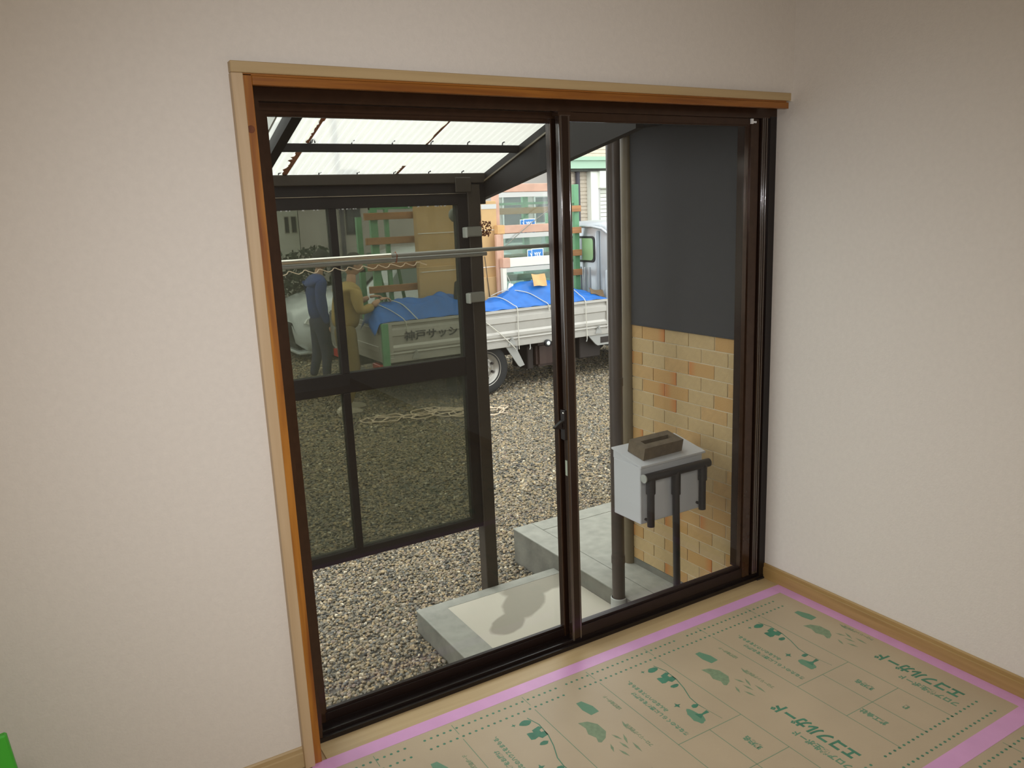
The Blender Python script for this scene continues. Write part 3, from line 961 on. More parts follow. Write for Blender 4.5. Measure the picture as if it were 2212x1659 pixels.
# rafters
def rafter(x0, x1, depth, mt, wall_depth=None):
    wd_ = depth if wall_depth is None else wall_depth
    q = MB().prism([(0.125, zr(0.125) - 0.012), (YP + 0.03, zr(YP + 0.03) - 0.012), (YP + 0.03, zr(YP + 0.03) - 0.012 - depth), (0.125, zr(0.125) - 0.012 - wd_)], 'x', x0, x1)
    return part('rafter', q, mt, can)
rafter(0.765, 0.800, 0.045, 'canopy_metal')
rafter(1.795, 1.828, 0.100, 'canopy_metal', 0.240)
q = MB().prism([(0.125, zr(0.125) - 0.045), (YP + 0.02, zr(YP + 0.02) - 0.045), (YP + 0.02, zr(YP + 0.02) - 0.052), (0.125, zr(0.125) - 0.052)], 'x', 1.788, 1.795)
part('rafter_bead', q, 'trim_brown', can)
part('wall_plate', B(0.74, 1.86, 0.121, 0.17, zr(0.15) - 0.10, zr(0.15) - 0.014), 'canopy_metal', can)
part('side_fascia', MB().prism([(0.125, zr(0.125) - 0.05), (YP, zr(YP) - 0.05), (YP, zr(YP) - 0.012), (0.125, zr(0.125) - 0.012)], 'x', 0.718, 0.724), 'grey_pvc', can)
# roofing sheets, corrugated across
def roof_sheet(x0, x1, dz=0.0):
    n_ = int((x1 - x0) / 0.004)
    def f(u, v):
        x = x0 + (x1 - x0) * u
        y = 0.13 + (YP + 0.075 - 0.13) * v
        return (x, y, zr(y) + dz + 0.006 * math.cos(2 * PI * x / 0.032))
    return part('roof_sheet', MB().grid(f, n_, 3), 'roofing', can, smooth=True, fixn=False)
roof_sheet(0.55, 0.905, 0.002)
roof_sheet(0.895, 1.385)
roof_sheet(1.375, 1.850, 0.002)
def seam(x0, w_, y0, y1):
    q = MB()
    ys_ = np.linspace(y0, y1, 30)
    up = []; dn = []
    for y_ in ys_:
        up.append((x0 - w_ * (0.4 + 0.6 * random.random()), y_)); dn.append((x0 + 0.003, y_))
    for i in range(len(ys_) - 1):
        a_, b_, c_, d_ = up[i], up[i + 1], dn[i + 1], dn[i]
        q.poly([(p[0], p[1], zr(p[1]) - 0.010) for p in (a_, b_, c_, d_)])
    part('lap_dirt', q, 'roof_dirt', can, label='brown dirt along the sheet lap')
seam(0.912, 0.022, 0.30, 0.70)
seam(0.908, 0.012, 0.55, 0.88)
seam(0.905, 0.030, 0.95, 1.20)
seam(1.380, 0.010, 0.3, 0.9)
seam(1.378, 0.016, 1.10, 1.20)
for i in range(7):
    for yy, zz in ((YP - 0.025, zr(YP) - 0.006), (0.888, 1.7415)):
        x = 0.872 + 0.162 * i + (0.04 if yy < 1 else 0)
        if x > 1.78: continue
        q = MB(); q.tube([(x, yy, zz - 0.006), (x + 0.002, yy, zz + 0.008), (x + 0.012, yy, zz + 0.012)], 0.0028, 6)
        part('sheet_hook', q, 'black_metal', can)
q = MB()
for i in range(9):
    a_ = random.uniform(0, 6.28); l_ = random.uniform(0.008, 0.02)
    c = Vector((0.925 + random.uniform(-0.012, 0.012), 0.888, 1.742))
    q.tube([c, c + Vector((math.cos(a_) * l_, 0, abs(math.sin(a_)) * l_))], 0.002, 5)
part('debris', q, 'black_metal', can, label='dark leaf debris on the purlin')
# smoked panels in their frame
pf = lambda name, *a: part(name, B(*a).bevel(0.0015), 'canopy_metal', can)
pf('mid_rail', 0.80, 1.704, YP - 0.018, YP + 0.024, 0.738, 0.824)
pf('bottom_rail', 0.80, 1.704, YP - 0.018, YP + 0.024, -0.022, 0.026)
pf('mullion', 1.060, 1.092, YP - 0.020, YP + 0.022, 0.026, 0.738)
pf('mullion', 1.064, 1.096, YP - 0.020, YP + 0.022, 0.824, 1.515)
for (x0, x1, z0, z1) in ((0.80, 1.064, 0.824, 1.515), (1.096, 1.656, 0.824, 1.515), (0.80, 1.060, 0.026, 0.738), (1.092, 1.656, 0.026, 0.738)):
    part('smoked_pane', B(x0, x1, YP + 0.000, YP + 0.003, z0, z1), 'smoke', can)
# pale bead crumbs of old sealant along the top edge
q = MB()
for i in range(22):
    x = random.uniform(0.87, 1.60)
    q.box(x, x + random.uniform(0.004, 0.008), YP - 0.004, YP, 1.508, 1.512)
part('sealant_crumbs', q, 'paper_white', can)['kind'] = 'stuff'
# brackets on the post
for (zc, lab) in ((1.392, 'upper grey bracket'), (1.098, 'lower grey bracket')):
    q = MB(); q.box(1.672, 1.752, YP - 0.062, YP - 0.030, zc - 0.022, zc + 0.022)
    b1 = part('post_bracket', q.bevel(0.004, 2), 'clip', can, label=lab)
    part('bracket_cap', B(1.668, 1.678, YP - 0.066, YP - 0.028, zc - 0.026, zc + 0.020).bevel(0.003), 'grey_pvc', can)
q = MB(); rr_ = random.Random(4)
for i in range(60):
    c = Vector((1.775, YP - 0.04, 1.405)) + Vector((rr_.uniform(-0.022, 0.030), rr_.uniform(-0.02, 0.02), rr_.uniform(-0.035, 0.030)))
    d_ = Vector((rr_.uniform(-1, 1), rr_.uniform(-1, 1), rr_.uniform(-1, 1))).normalized() * 0.012
    q.tube([c, c + d_], [0.004, 0.001], 5)
tag(part('dried_nest', q, 'rust', None, org=(1.775, YP - 0.04, 1.405)), 'small dry brown wasp nest beside the upper post bracket', 'nest')
# corner plate where beam meets rafter
part('corner_plate', B(1.640, 1.72, YP - 0.042, YP - 0.036, 1.565, 1.63).bevel(0.003), 'post_metal', can)
# grey float-like globe lamp under the beam
q = MB(); q.lathe([(0.0001, -0.033), (0.02, -0.027), (0.031, -0.012), (0.034, 0.004), (0.030, 0.020), (0.018, 0.031), (0.0001, 0.034)], (1.700, 1.30, 1.467), 'z', 20)
bl = tag(part('globe', q, 'grey_pvc', None, smooth=True, org=(1.70, 1.30, 1.467)), 'grey round globe hanging behind the smoked panel by the post', 'lamp')
part('globe_arm', MB().tube([(1.70, 1.30, 1.49), (1.71, 1.26, 1.52), (1.72, 1.246, 1.53)], 0.006, 8), 'black_metal', bl)

# laundry poles held by hooks under the rafters
lp = thing('laundry_pole', (1.25, 0.60, 1.332), 'steel telescopic laundry pole hanging across the left pane', 'laundry pole')
smooth_by_angle(part('outer_tube', MB().tube([(0.30, 0.60, 1.336), (1.08, 0.60, 1.336)], 0.0088, 14), 'steel', lp))
smooth_by_angle(part('inner_tube', MB().tube([(1.07, 0.60, 1.336), (1.84, 0.60, 1.336)], 0.0076, 14), 'clip', lp))
smooth_by_angle(part('pole_tie', MB().tube([(1.10, 0.606, 1.348), (1.10, 0.590, 1.336), (1.10, 0.600, 1.312), (1.10, 0.624, 1.314), (1.10, 0.618, 1.345)], 0.002, 6), 'rust', lp))
lp2 = thing('laundry_pole', (1.25, 0.615, 1.318), 'second, duller laundry pole just below the bright one', 'laundry pole')
smooth_by_angle(part('tube', MB().tube([(0.30, 0.612, 1.3200), (1.47, 0.612, 1.3200)], 0.0075, 14), 'clip', lp2))
q = MB()
pts = []
n_ = 150
for i in range(n_):
    u = i / (n_ - 1)
    x = 0.32 + u * 0.9
    ph = (x / 0.052) % 1.0
    zz = 1.304 - 0.010 * (1 - abs(1 - 2 * ph)) if ph < 0.75 else 1.306
    pts.append((x, 0.612 + 0.004 * math.sin(x * 60), zz))
q.tube(pts, 0.0016, 5)
part('twisted_cord', q, 'pale_wood', lp2, label='thin twisted cord under the pole')
for xx, nm in ((1.822, 'right'),):
    zt = zr(0.6) - 0.012 - 0.165 - 0.01
    q = MB()
    q.box(xx - 0.012, xx + 0.012, 0.585, 0.630, 1.30, zt)
    q.tube([(xx, 0.58, 1.326), (xx, 0.60, 1.305), (xx, 0.64, 1.305), (xx, 0.66, 1.345)], 0.005, 8)
    tag(part('pole_hanger', q, 'post_metal', None, org=(xx, 0.6, zt)), 'dark strap hanging from the %s rafter and holding the laundry poles' % nm, 'hanger')
q = MB(); q.box(0.36, 0.39, 0.121, 0.66, 1.292, 1.302); q.box(0.36, 0.39, 0.121, 0.13, 1.20, 1.36); q.box(0.36, 0.39, 0.65, 0.66, 1.302, 1.34)
tag(part('pole_bracket', q, 'post_metal', None, org=(0.375, 0.13, 1.29)), 'wall bracket carrying the left ends of the laundry poles', 'bracket')
q = MB(); q.tube([(1.694, 0.50, 1.72), (1.690, 0.50, 1.685), (1.694, 0.50, 1.66), (1.708, 0.50, 1.59)], 0.0025, 6)
q.tube([(1.694, 0.50, 1.72), (1.705, 0.50, 1.73), (1.705, 0.50, zr(0.5) - 0.004)], 0.003, 6)
tag(part('wire_hook', q, 'pale_wood', None, org=(1.70, 0.5, 1.72)), 'pale bent wire hook hanging under the canopy near the centre stile', 'hook')

# ================================================================ TRUCK
TY0, TY1 = 5.30, 6.92
TX0, TX1 = 2.87, 5.69
trk = thing('flatbed_truck', (4.3, 6.1, G), 'silver flatbed truck carrying a blue tarpaulin and a glass rack', 'truck')
# near drop side with recessed panels
def drop_side(y, sgn):
    prof = [(0.000, 0.462), (0.000, 0.434), (0.018, 0.426), (0.020, 0.402), (0.016, 0.396), (0.002, 0.382), (0.002, 0.322), (0.014, 0.312), (0.016, 0.228),
            (0.012, 0.222), (0.000, 0.204), (0.000, 0.172), (0.010, 0.160), (0.010, 0.120), (-0.004, 0.114), (-0.004, 0.106), (0.028, 0.106), (0.034, 0.462)]
    q = MB().prism([(y + p[0] * sgn, p[1]) for p in prof], 'x', TX0 + 0.09, TX1 - 0.06)
    y0, y1 = sorted((y - 0.001 * sgn, y + 0.034 * sgn))
    q.box(TX0, TX0 + 0.0895, y0, y1, 0.106, 0.462)
    q.box(TX1 - 0.0595, TX1, y0, y1, 0.106, 0.462)
    return q
ds = part('drop_side', drop_side(TY0, 1), 'silver', trk)
part('drop_side', drop_side(TY1, -1), 'silver', trk)
part('side_lip', MB().tube([(TX0, TY0 + 0.008, 0.142), (TX1, TY0 + 0.008, 0.142)], 0.012, 10), 'silver', ds, smooth=True)
part('tailgate', B(TX0 - 0.02, TX0, TY0 + 0.01, TY1 - 0.01, 0.10, 0.45).box(TX0 - 0.032, TX0 - 0.02, TY0 + 0.1, TY1 - 0.1, 0.16, 0.22).box(TX0 - 0.032, TX0 - 0.02, TY0 + 0.1, TY1 - 0.1, 0.34, 0.40).bevel(0.003), 'silver', trk)
part('corner_post', B(TX0 - 0.022, TX0 + 0.05, TY0 - 0.008, TY0 + 0.03, 0.03, 0.455).bevel(0.003), 'green_steel', trk, label='green corner post')
part('bed_floor', B(TX0, TX1, TY0 + 0.02, TY1 - 0.02, 0.055, 0.105), 'silver', trk)
part('bed_sill', B(TX0, TX1, TY0 - 0.004, TY0 + 0.05, 0.055, 0.108).bevel(0.004), 'silver', trk)
part('chassis', B(TX0 + 0.1, TX1 + 1.2, TY0 + 0.45, TY0 + 0.55, -0.12, 0.055).box(TX0 + 0.1, TX1 + 1.2, TY1 - 0.55, TY1 - 0.45, -0.12, 0.055).box(TX0 + 0.3, TX0 + 0.4, TY0 + 0.5, TY1 - 0.5, -0.1, 0.05).box(4.6, 4.7, TY0 + 0.5, TY1 - 0.5, -0.1, 0.05), 'under', trk)
part('fuel_tank', B(4.72, 5.25, TY0 + 0.10, TY0 + 0.45, -0.24, 0.03).bevel(0.03, 2), 'under_brown', trk)
part('tool_box', B(5.32, 5.62, TY0 + 0.12, TY0 + 0.5, -0.22, 0.04).bevel(0.01), 'under', trk)
part('spare_wheel_cover', B(4.62, 4.70, TY0 + 0.15, TY0 + 0.5, -0.26, 0.0).bevel(0.01), 'under', trk)
q = MB().prism([(4.27, 0.055), (4.39, 0.055), (4.50, -0.17), (4.44, -0.185), (4.42, -0.17)], 'y', TY0 + 0.02, TY0 + 0.035)
part('side_guard_bracket', q, 'bumper_grey', trk)
q = MB()
q.prism([(5.37, 0.055), (5.72, 0.055), (5.72, -0.07), (5.50, -0.07), (5.47, -0.05)], 'y', TY0 + 0.01, TY0 + 0.03)
part('front_bracket', q, 'bumper_grey', trk)
part('bracket_hole', B(5.54, 5.66, TY0 + 0.006, TY0 + 0.011, -0.045, 0.025), 'under', trk)
for x in (3.2, 4.33, 5.50):
    q = MB(); q.prism([(x - 0.05, 0.075), (x + 0.05, 0.075), (x + 0.018, 0.135), (x - 0.018, 0.135)], 'y', TY0 - 0.018, TY0 - 0.004)
    q.tube([(x, TY0 - 0.02, 0.13), (x, TY0 - 0.02, 0.165)], 0.013, 8)
    part('side_latch', q, 'bumper_grey', trk)
q = MB().lathe([(0.040, 0.0), (0.040, -0.03), (0.026, -0.034), (0.0001, -0.034)][::-1], (4.785, TY0 - 0.004, 0.045), 'y', 20)
lm = part('side_marker_lamp', q, 'plastic_black', trk)
part('lens', MB().lathe([(0.0001, -0.042), (0.018, -0.040), (0.024, -0.034)], (4.785, TY0 - 0.004, 0.045), 'y', 16), 'lamp_lens', lm)
for i, x in enumerate((4.39, 4.56, 5.33)):
    q = MB(); q.tube([(x, TY0 - 0.012, 0.06), (x, TY0 - 0.016, 0.02), (x - 0.012, TY0 - 0.02, 0.0)], 0.006, 6)
    part('rope_hook', q, 'bumper_grey', trk)
def wheel(x, y, sgn):
    c = (x, y, G + 0.285)
    tprof = [(0.17, 0.0), (0.20, -0.005), (0.255, -0.012), (0.278, 0.0), (0.285, 0.03), (0.285, 0.13), (0.275, 0.155), (0.2, 0.165), (0.17, 0.16)]
    tprof = [(r, o * sgn) for r, o in tprof]
    wt = part('tyre', MB().lathe(tprof, c, 'y', 40, False), 'tyre', trk, smooth=True)
    rprof = [(0.0001, 0.035), (0.04, 0.030), (0.055, 0.012), (0.075, 0.022), (0.10, 0.050), (0.125, 0.060), (0.145, 0.045), (0.160, 0.018), (0.178, 0.002), (0.192, -0.006), (0.196, 0.004)]
    part('rim', MB().lathe([(r, o * sgn) for r, o in rprof], c, 'y', 40, False), 'rim', wt, smooth=True)
    for k in range(5):
        a_ = 2 * PI * k / 5
        q = MB(); q.lathe([(0.0001, 0.006 * sgn), (0.010, 0.006 * sgn), (0.010, 0.03 * sgn)], (x + 0.062 * math.cos(a_), y, c[2] + 0.062 * math.sin(a_)), 'y', 6)
        part('wheel_nut', q, 'steel', wt)
    for k in range(8):
        a_ = 2 * PI * (k + 0.5) / 8
        q = MB(); q.lathe([(0.0001, 0.030 * sgn), (0.014, 0.030 * sgn), (0.014, 0.06 * sgn)], (x + 0.118 * math.cos(a_), y, c[2] + 0.118 * math.sin(a_)), 'y', 8)
        part('rim_hole', q, 'under', wt)
wheel(4.03, TY0 + 0.07, 1); wheel(4.03, TY1 - 0.07, -1); wheel(6.45, TY0 + 0.07, 1); wheel(6.45, TY1 - 0.07, -1)
part('rear_bumper', B(TX0 + 0.02, TX0 + 0.08, TY0 + 0.2, TY1 - 0.2, -0.20, -0.12), 'bumper_grey', trk)
part('tail_lamp', B(TX0 - 0.03, TX0 + 0.02, TY0 + 0.08, TY0 + 0.3, -0.06, 0.03).bevel(0.006), 'red_lens', trk)
part('tail_lamp', B(TX0 - 0.03, TX0 + 0.02, TY1 - 0.3, TY1 - 0.08, -0.06, 0.03).bevel(0.006), 'red_lens', trk)
part('mudflap', B(3.66, 3.67, TY0 + 0.06, TY0 + 0.28, -0.36, 0.05), 'tyre', trk)
# lettering on the drop side
put_text('side_lettering', '神戸サッシ', 0.105, Matrix.Translation((3.085, TY0 + 0.0005, 0.268)) @ Matrix.Rotation(PI / 2, 4, 'X'), 'ink', trk, width=0.60, bold=0.003)
# cab: rounded box section swept along x
CX0, CX1 = 5.75, 7.25
def cab_section(x, zt, inset=0.0):
    pts = []
    y0, y1 = TY0 - 0.02 + inset, TY1 + 0.02 - inset
    base = [(y0, -0.12), (y0, 0.55)]
    for k in range(7):
        a_ = k / 6 * PI / 2
        base.append((y0 + 0.10 + 0.20 - 0.20 * math.cos(a_), zt - 0.26 + 0.26 * math.sin(a_)))
    half = [(y0, -0.12), (y0, 0.30), (y0 + 0.015, 0.70)] + [(y0 + 0.06 + 0.22 * (1 - math.cos(k / 6 * PI / 2)), zt - 0.30 + 0.30 * math.sin(k / 6 * PI / 2)) for k in range(7)]
    other = [(y1 - (p[0] - y0), p[1]) for p in half][::-1]
    return [(x, p[0], p[1]) for p in half + other]
secs = [cab_section(5.75, 1.30, 0.03), cab_section(5.78, 1.325), cab_section(6.5, 1.345), cab_section(6.85, 1.33), cab_section(7.00, 1.24, 0.02), cab_section(7.30, 0.62, 0.01), cab_section(7.42, 0.30, 0.01), cab_section(7.42, 0.0, 0.02)]
q = MB()
rings = [[q.bm.verts.new(v) for v in s_] for s_ in secs]
for a_, b_ in zip(rings, rings[1:]):
    k = len(a_)
    for i in range(k):
        q.bm.faces.new([a_[i], a_[(i + 1) % k], b_[(i + 1) % k], b_[i]])
q.bm.faces.new(rings[0]); q.bm.faces.new(rings[-1][::-1])
cab = part('cab', q, 'silver_cab', trk)
smooth_by_angle(cab, 40)
# rear window of the cab, with black seal, ribs, gutter and edge roll
def rr_box(mb, x0, x1, y0, y1, z0, z1, r):
    pts = []
    for (cy_, cz_, a0) in ((y1 - r, z1 - r, 0), (y0 + r, z1 - r, PI / 2), (y0 + r, z0 + r, PI), (y1 - r, z0 + r, 1.5 * PI)):
        for k in range(5):
            a_ = a0 + k / 4 * PI / 2
            pts.append((cy_ + r * math.cos(a_), cz_ + r * math.sin(a_)))
    return mb.prism(pts, 'x', x0, x1)
part('window_seal', rr_box(MB(), 5.738, 5.752, 5.66, 6.56, 0.86, 1.17, 0.05), 'plastic_black', cab)
M['cab_window'] = mat('cab_rear_glass', (0.30, 0.50, 0.26, 1), 0.12)
part('rear_window', rr_box(MB(), 5.734, 5.739, 5.685, 6.535, 0.885, 1.145, 0.04), 'cab_window', cab)
part('window_reveal', B(5.731, 5.7345, 5.90, 6.0, 0.89, 1.14), 'silver_cab', cab)
for yy, z0, z1, r_ in ((5.44, 0.30, 0.78, 0.018), (5.78, 0.35, 0.80, 0.02), (5.87, 0.35, 0.80, 0.02), (5.96, 0.35, 0.80, 0.02)):
    part('cab_rib', MB().tube([(5.748, yy, z0), (5.742, yy, z0 + 0.04), (5.742, yy, z1 - 0.04), (5.748, yy, z1)], r_, 10), 'silver_cab', cab, smooth=True)
part('cab_pillar', B(5.705, 5.745, 5.565, 5.605, 0.12, 1.235).bevel(0.008, 2), 'silver_cab', cab)
part('cab_gutter', MB().tube([(5.74, 5.40, 1.20), (5.735, 5.50, 1.255), (5.735, 5.70, 1.285), (5.735, 6.5, 1.29)], 0.016, 10), 'silver_cab', cab, smooth=True)
part('windscreen', MB().poly([(7.02, 5.45, 1.20), (7.02, 6.77, 1.20), (7.30, 6.84, 0.66), (7.30, 5.38, 0.66)]), 'car_glass', cab)
part('side_window', B(6.05, 6.85, TY0 - 0.018, TY0 - 0.008, 0.62, 0.95), 'car_glass', cab)
part('headboard', B(TX1 - 0.01, TX1 + 0.02, TY0 + 0.3, TY1 - 0.1, 0.10, 0.50), 'silver', trk)

# ---------------------------------------------------------------- load: tarpaulin, ropes, rack, cardboard, windows
sil = [(2.76, 0.56), (2.85, 0.60), (2.98, 0.637), (3.18, 0.652), (3.55, 0.668), (3.79, 0.656), (3.93, 0.625), (4.15, 0.535), (4.33, 0.585), (4.45, 0.641), (4.63, 0.709), (4.82, 0.735), (5.0, 0.731), (5.2, 0.66), (5.35, 0.566), (5.52, 0.528), (5.66, 0.478)]
sx_ = [p[0] for p in sil]; sz_ = [p[1] for p in sil]
from mathutils import noise as mnoise
def tarp(u, v):
    x = 2.79 + (5.655 - 2.79) * u
    pk = float(np.interp(x, sx_, sz_))
    # v: 0 = hem just inside the near side, ~0.5 = crest, 1 = behind
    y = 5.335 + 0.40 * v
    w_ = math.sin(min(v / 0.55, 1.0) * PI / 2)
    base = 0.470 if x > 2.87 else 0.44
    z = base + (pk - base) * w_
    if v > 0.6: z -= (v - 0.6) * 0.45 * max(0.1, pk - 0.4) * 3.2
    nn = mnoise.noise(Vector((x * 4.0, y * 9.0, 0.3))) * 0.030 + mnoise.noise(Vector((x * 11 + y * 14, y * 5.0 - x * 7, 2.3))) * 0.014
    cre = abs(math.sin(x * 17 + y * 26 + 2.0 * mnoise.noise(Vector((x * 2, y * 3, 5))))) * 0.012
    k = 0.25 + 0.75 * math.sin(PI * min(1, max(0, v)))
    big = abs(mnoise.noise(Vector((x * 3.2 + y * 5.0, y * 7.0 - x * 1.5, 8.1)))) * 0.055
    z += (nn * 1.25 + cre - big) * k
    z = max(z, 0.45)
    if v < 0.02:
        z = 0.466 + 0.004 * math.sin(x * 30)
        y = 5.312
    if x < 2.84: z -= (2.84 - x) * 2.2
    return (x, y, z)
tp = part('tarpaulin', MB().grid(tarp, 190, 44), 'tarp', None, org=(4.2, 5.5, 0.46))
md = tp.modifiers.new('thick', 'SOLIDIFY'); md.thickness = 0.004; md.offset = 0
smooth_by_angle(tp, 50)
tag(tp, 'crumpled blue tarpaulin laid along the truck bed over the load', 'tarpaulin')
def tarp_z(x, y):
    v = (y - 5.335) / 0.40
    return tarp((x - 2.79) / (5.655 - 2.79), min(max(v, 0.03), 1))[2]
def rope(name, pts, r, label, mt='rope', cat='rope'):
    q = MB()
    # smooth the polyline
    P_ = [Vector(p) for p in pts]
    fine = []
    for i in range(len(P_) - 1):
        p0 = P_[max(i - 1, 0)]; p1 = P_[i]; p2 = P_[i + 1]; p3 = P_[min(i + 2, len(P_) - 1)]
        for k in range(6):
            t_ = k / 6
            fine.append(0.5 * ((2 * p1) + (-p0 + p2) * t_ + (2 * p0 - 5 * p1 + 4 * p2 - p3) * t_ * t_ + (-p0 + 3 * p1 - 3 * p2 + p3) * t_ ** 3))
    fine.append(P_[-1])
    q.tube(fine, r, 7)
    o = part(name, q, mt, None, smooth=True, org=tuple(P_[0]))
    tag(o, label, cat)
    return o
def over(xy, lift=0.022):
    return (xy[0], xy[1], tarp_z(*xy) + lift)
rope('lashing_rope', [over((4.27, 5.60)), over((4.40, 5.54)), over((4.55, 5.46)), over((4.66, 5.40)), over((4.78, 5.345)), (4.82, 5.30, 0.475), (4.83, 5.292, 0.40)], 0.0042, 'white rope arching over the blue tarpaulin hump beside the centre stile')
rope('lashing_rope', [over((4.22, 5.58)), over((4.28, 5.50)), over((4.34, 5.42)), over((4.40, 5.35)), (4.415, 5.290, 0.465), (4.415, 5.286, 0.30), (4.415, 5.284, 0.02)], 0.0042, 'white rope coming down the truck side left of the centre stile')
rope('lashing_rope', [(3.82, 5.292, 0.46), (3.98, 5.286, 0.38), (4.20, 5.282, 0.20), (4.37, 5.280, 0.03)], 0.005, 'thin white rope running diagonally down the truck side')
rope('lashing_rope', [over((5.30, 5.50)), over((5.31, 5.40)), (5.32, 5.292, 0.468), (5.325, 5.286, 0.30), (5.33, 5.28, 0.10), (5.33, 5.28, 0.03)], 0.0042, 'white rope down the truck side right of the centre stile')
rope('lashing_rope', [over((3.05, 5.55)), over((3.15, 5.44)), (3.24, 5.292, 0.467)], 0.005, 'white rope over the left end of the blue tarpaulin')
rope('lashing_rope', [over((2.90, 5.50)), over((2.98, 5.42)), over((3.05, 5.36)), (3.10, 5.29, 0.467), (3.12, 5.285, 0.36)], 0.004, 'thin slack cord at the rear corner of the tarpaulin')

ry = 5.90
rk = thing('glass_rack', (4.35, ry, 0.105), 'green steel rack with wooden planks standing on the truck bed', 'rack')
for zc in (1.498, 1.246, 0.979, 0.746):
    part('plank', B(2.975, 5.700, ry - 0.045, ry - 0.005, zc - 0.036, zc + 0.036).bevel(0.003), 'plank', rk)
for (x0, x1) in ((3.05, 3.13), (3.215, 3.255), (4.915, 4.985), (5.63, 5.70)):
    zt = 1.66 if x0 != 5.63 else 1.78
    part('upright', B(x0, x1, ry, ry + 0.05, 0.105, zt).bevel(0.003), 'green_steel', rk)
part('top_rail', B(3.05, 5.70, ry + 0.002, ry + 0.045, 1.565, 1.592), 'green_steel', rk)
part('low_rail', B(3.05, 5.70, ry + 0.002, ry + 0.045, 0.50, 0.54), 'green_steel', rk)
for a_ in (3.11, 3.33):
    q = MB(); q.tube([(a_, ry + 0.02, 0.95), (a_ + 0.28, ry + 0.4, 0.12)], 0.02, 8)
    part('brace', q, 'green_steel', rk)
# far leaf of the A-frame
for x0 in (3.10, 4.40, 5.60):
    part('rear_upright', B(x0, x0 + 0.06, ry + 0.55, ry + 0.60, 0.105, 1.5), 'green_steel', rk)
part('rear_rail', B(3.1, 5.66, ry + 0.55, ry + 0.59, 0.9, 0.94), 'green_steel', rk)

cb = thing('cardboard_pack', (3.98, 5.80, 0.105), 'tall tan cardboard pack strapped upright in the rack beside the dark post', 'cardboard')
part('sheet', B(3.50, 4.26, 5.74, 5.83, 0.105, 1.59).bevel(0.004), 'card', cb)
part('edge_strip', B(4.265, 4.455, 5.725, 5.825, 0.105, 1.615).bevel(0.004), 'card', cb, label='narrow cardboard strip in clear view')
part('lower_wrap', B(3.47, 3.93, 5.70, 5.735, 0.105, 0.955).bevel(0.004), 'card', cb)
part('lower_wrap', B(4.24, 4.44, 5.69, 5.722, 0.105, 0.792).bevel(0.003), 'card', cb)
for zc in (1.30, 0.90):
    part('strap', B(3.495, 4.46, 5.7215 if zc > 1 else 5.696, 5.724 if zc > 1 else 5.699, zc, zc + 0.006), 'paper_white', cb)
part('tape_band', B(4.264, 4.456, 5.722, 5.7245, 1.53, 1.58), 'alu', cb)

def packed_window(name, x0, x1, y, ztop, th, mt, label, hstile=0.075):
    t_ = thing(name, ((x0 + x1) / 2, y, 0.105), label, 'window unit', 'new windows on the truck')
    part('top_frame', B(x0 + 0.0, x1, y - 0.03, y + 0.03, ztop - th, ztop).bevel(0.004), mt, t_)
    part('corner_pad', B(x0 - 0.006, x0 + 0.10, y - 0.036, y + 0.034, ztop - th - 0.006, ztop + 0.006).bevel(0.008, 2), 'card_light' if mt == 'pine' else 'pine', t_)
    part('side_frame', B(x0, x0 + hstile, y - 0.028, y + 0.028, 0.105, ztop - th).bevel(0.004), mt, t_)
    part('side_frame', B(x1 - hstile, x1, y - 0.028, y + 0.028, 0.105, ztop - th).bevel(0.004), mt, t_)
    part('inner_rail', B(x0 + hstile, x1 - hstile, y - 0.02, y + 0.02, ztop - th - 0.055, ztop - th - 0.005), 'alu', t_)
    part('bottom_frame', B(x0, x1, y - 0.03, y + 0.03, 0.107, 0.17), mt, t_)
    part('pane', B(x0 + hstile, x1 - hstile, y - 0.003, y + 0.003, 0.17, ztop - th - 0.055), 'pane_far', t_)
    return t_
def blue_sticker(t_, x0, z0, w_, h_, y):
    s_ = part('sticker', B(x0, x0 + w_, y - 0.001, y, z0, z0 + h_), 'white', t_)
    part('sticker_face', B(x0 + 0.008, x0 + w_ - 0.008, y - 0.002, y - 0.001, z0 + 0.008, z0 + h_ - 0.008), 'blue_sticker', s_)
    for body, dz, sz in (('YKK', 0.50, 0.075), ('ap', 0.10, 0.075)):
        put_text('lettering', body, sz, Matrix.Translation((x0 + 0.032, y - 0.003, z0 + h_ * dz)) @ Matrix.Rotation(PI / 2, 4, 'X'), 'white', s_, width=w_ - 0.064, bold=0.002)
wa = packed_window('packed_window_unit', 4.45, 5.33, 5.80, 1.795, 0.090, 'pine', 'tallest packed window with pink pine frame, rearmost of three on the truck')
wb = packed_window('packed_window_unit', 4.42, 5.30, 5.69, 1.345, 0.088, 'pine', 'middle packed window with pink pine frame and blue sticker on the truck')
wc = packed_window('packed_window_unit', 4.41, 5.28, 5.585, 0.990, 0.098, 'cream_frame', 'lowest, cream-framed packed window nearest on the truck', 0.05)
part('pine_stile', B(4.38, 4.44, 5.62, 5.66, 0.105, 1.25).bevel(0.003), 'pine', wb)
blue_sticker(wa, 4.845, 1.235, 0.16, 0.17, 5.795)
blue_sticker(wa, 4.80, 1.230, 0.16, 0.17, 5.802 - 0.0035)
blue_sticker(wb, 4.87, 0.880, 0.16, 0.19, 5.685)
blue_sticker(wb, 4.815, 0.878, 0.16, 0.185, 5.6865)
rope('lashing_rope', [(4.50, 5.64, 1.12), (4.85, 5.63, 1.36), (5.20, 5.62, 1.56)], 0.005, 'thin cord slanting up across the packed windows', 'clip')

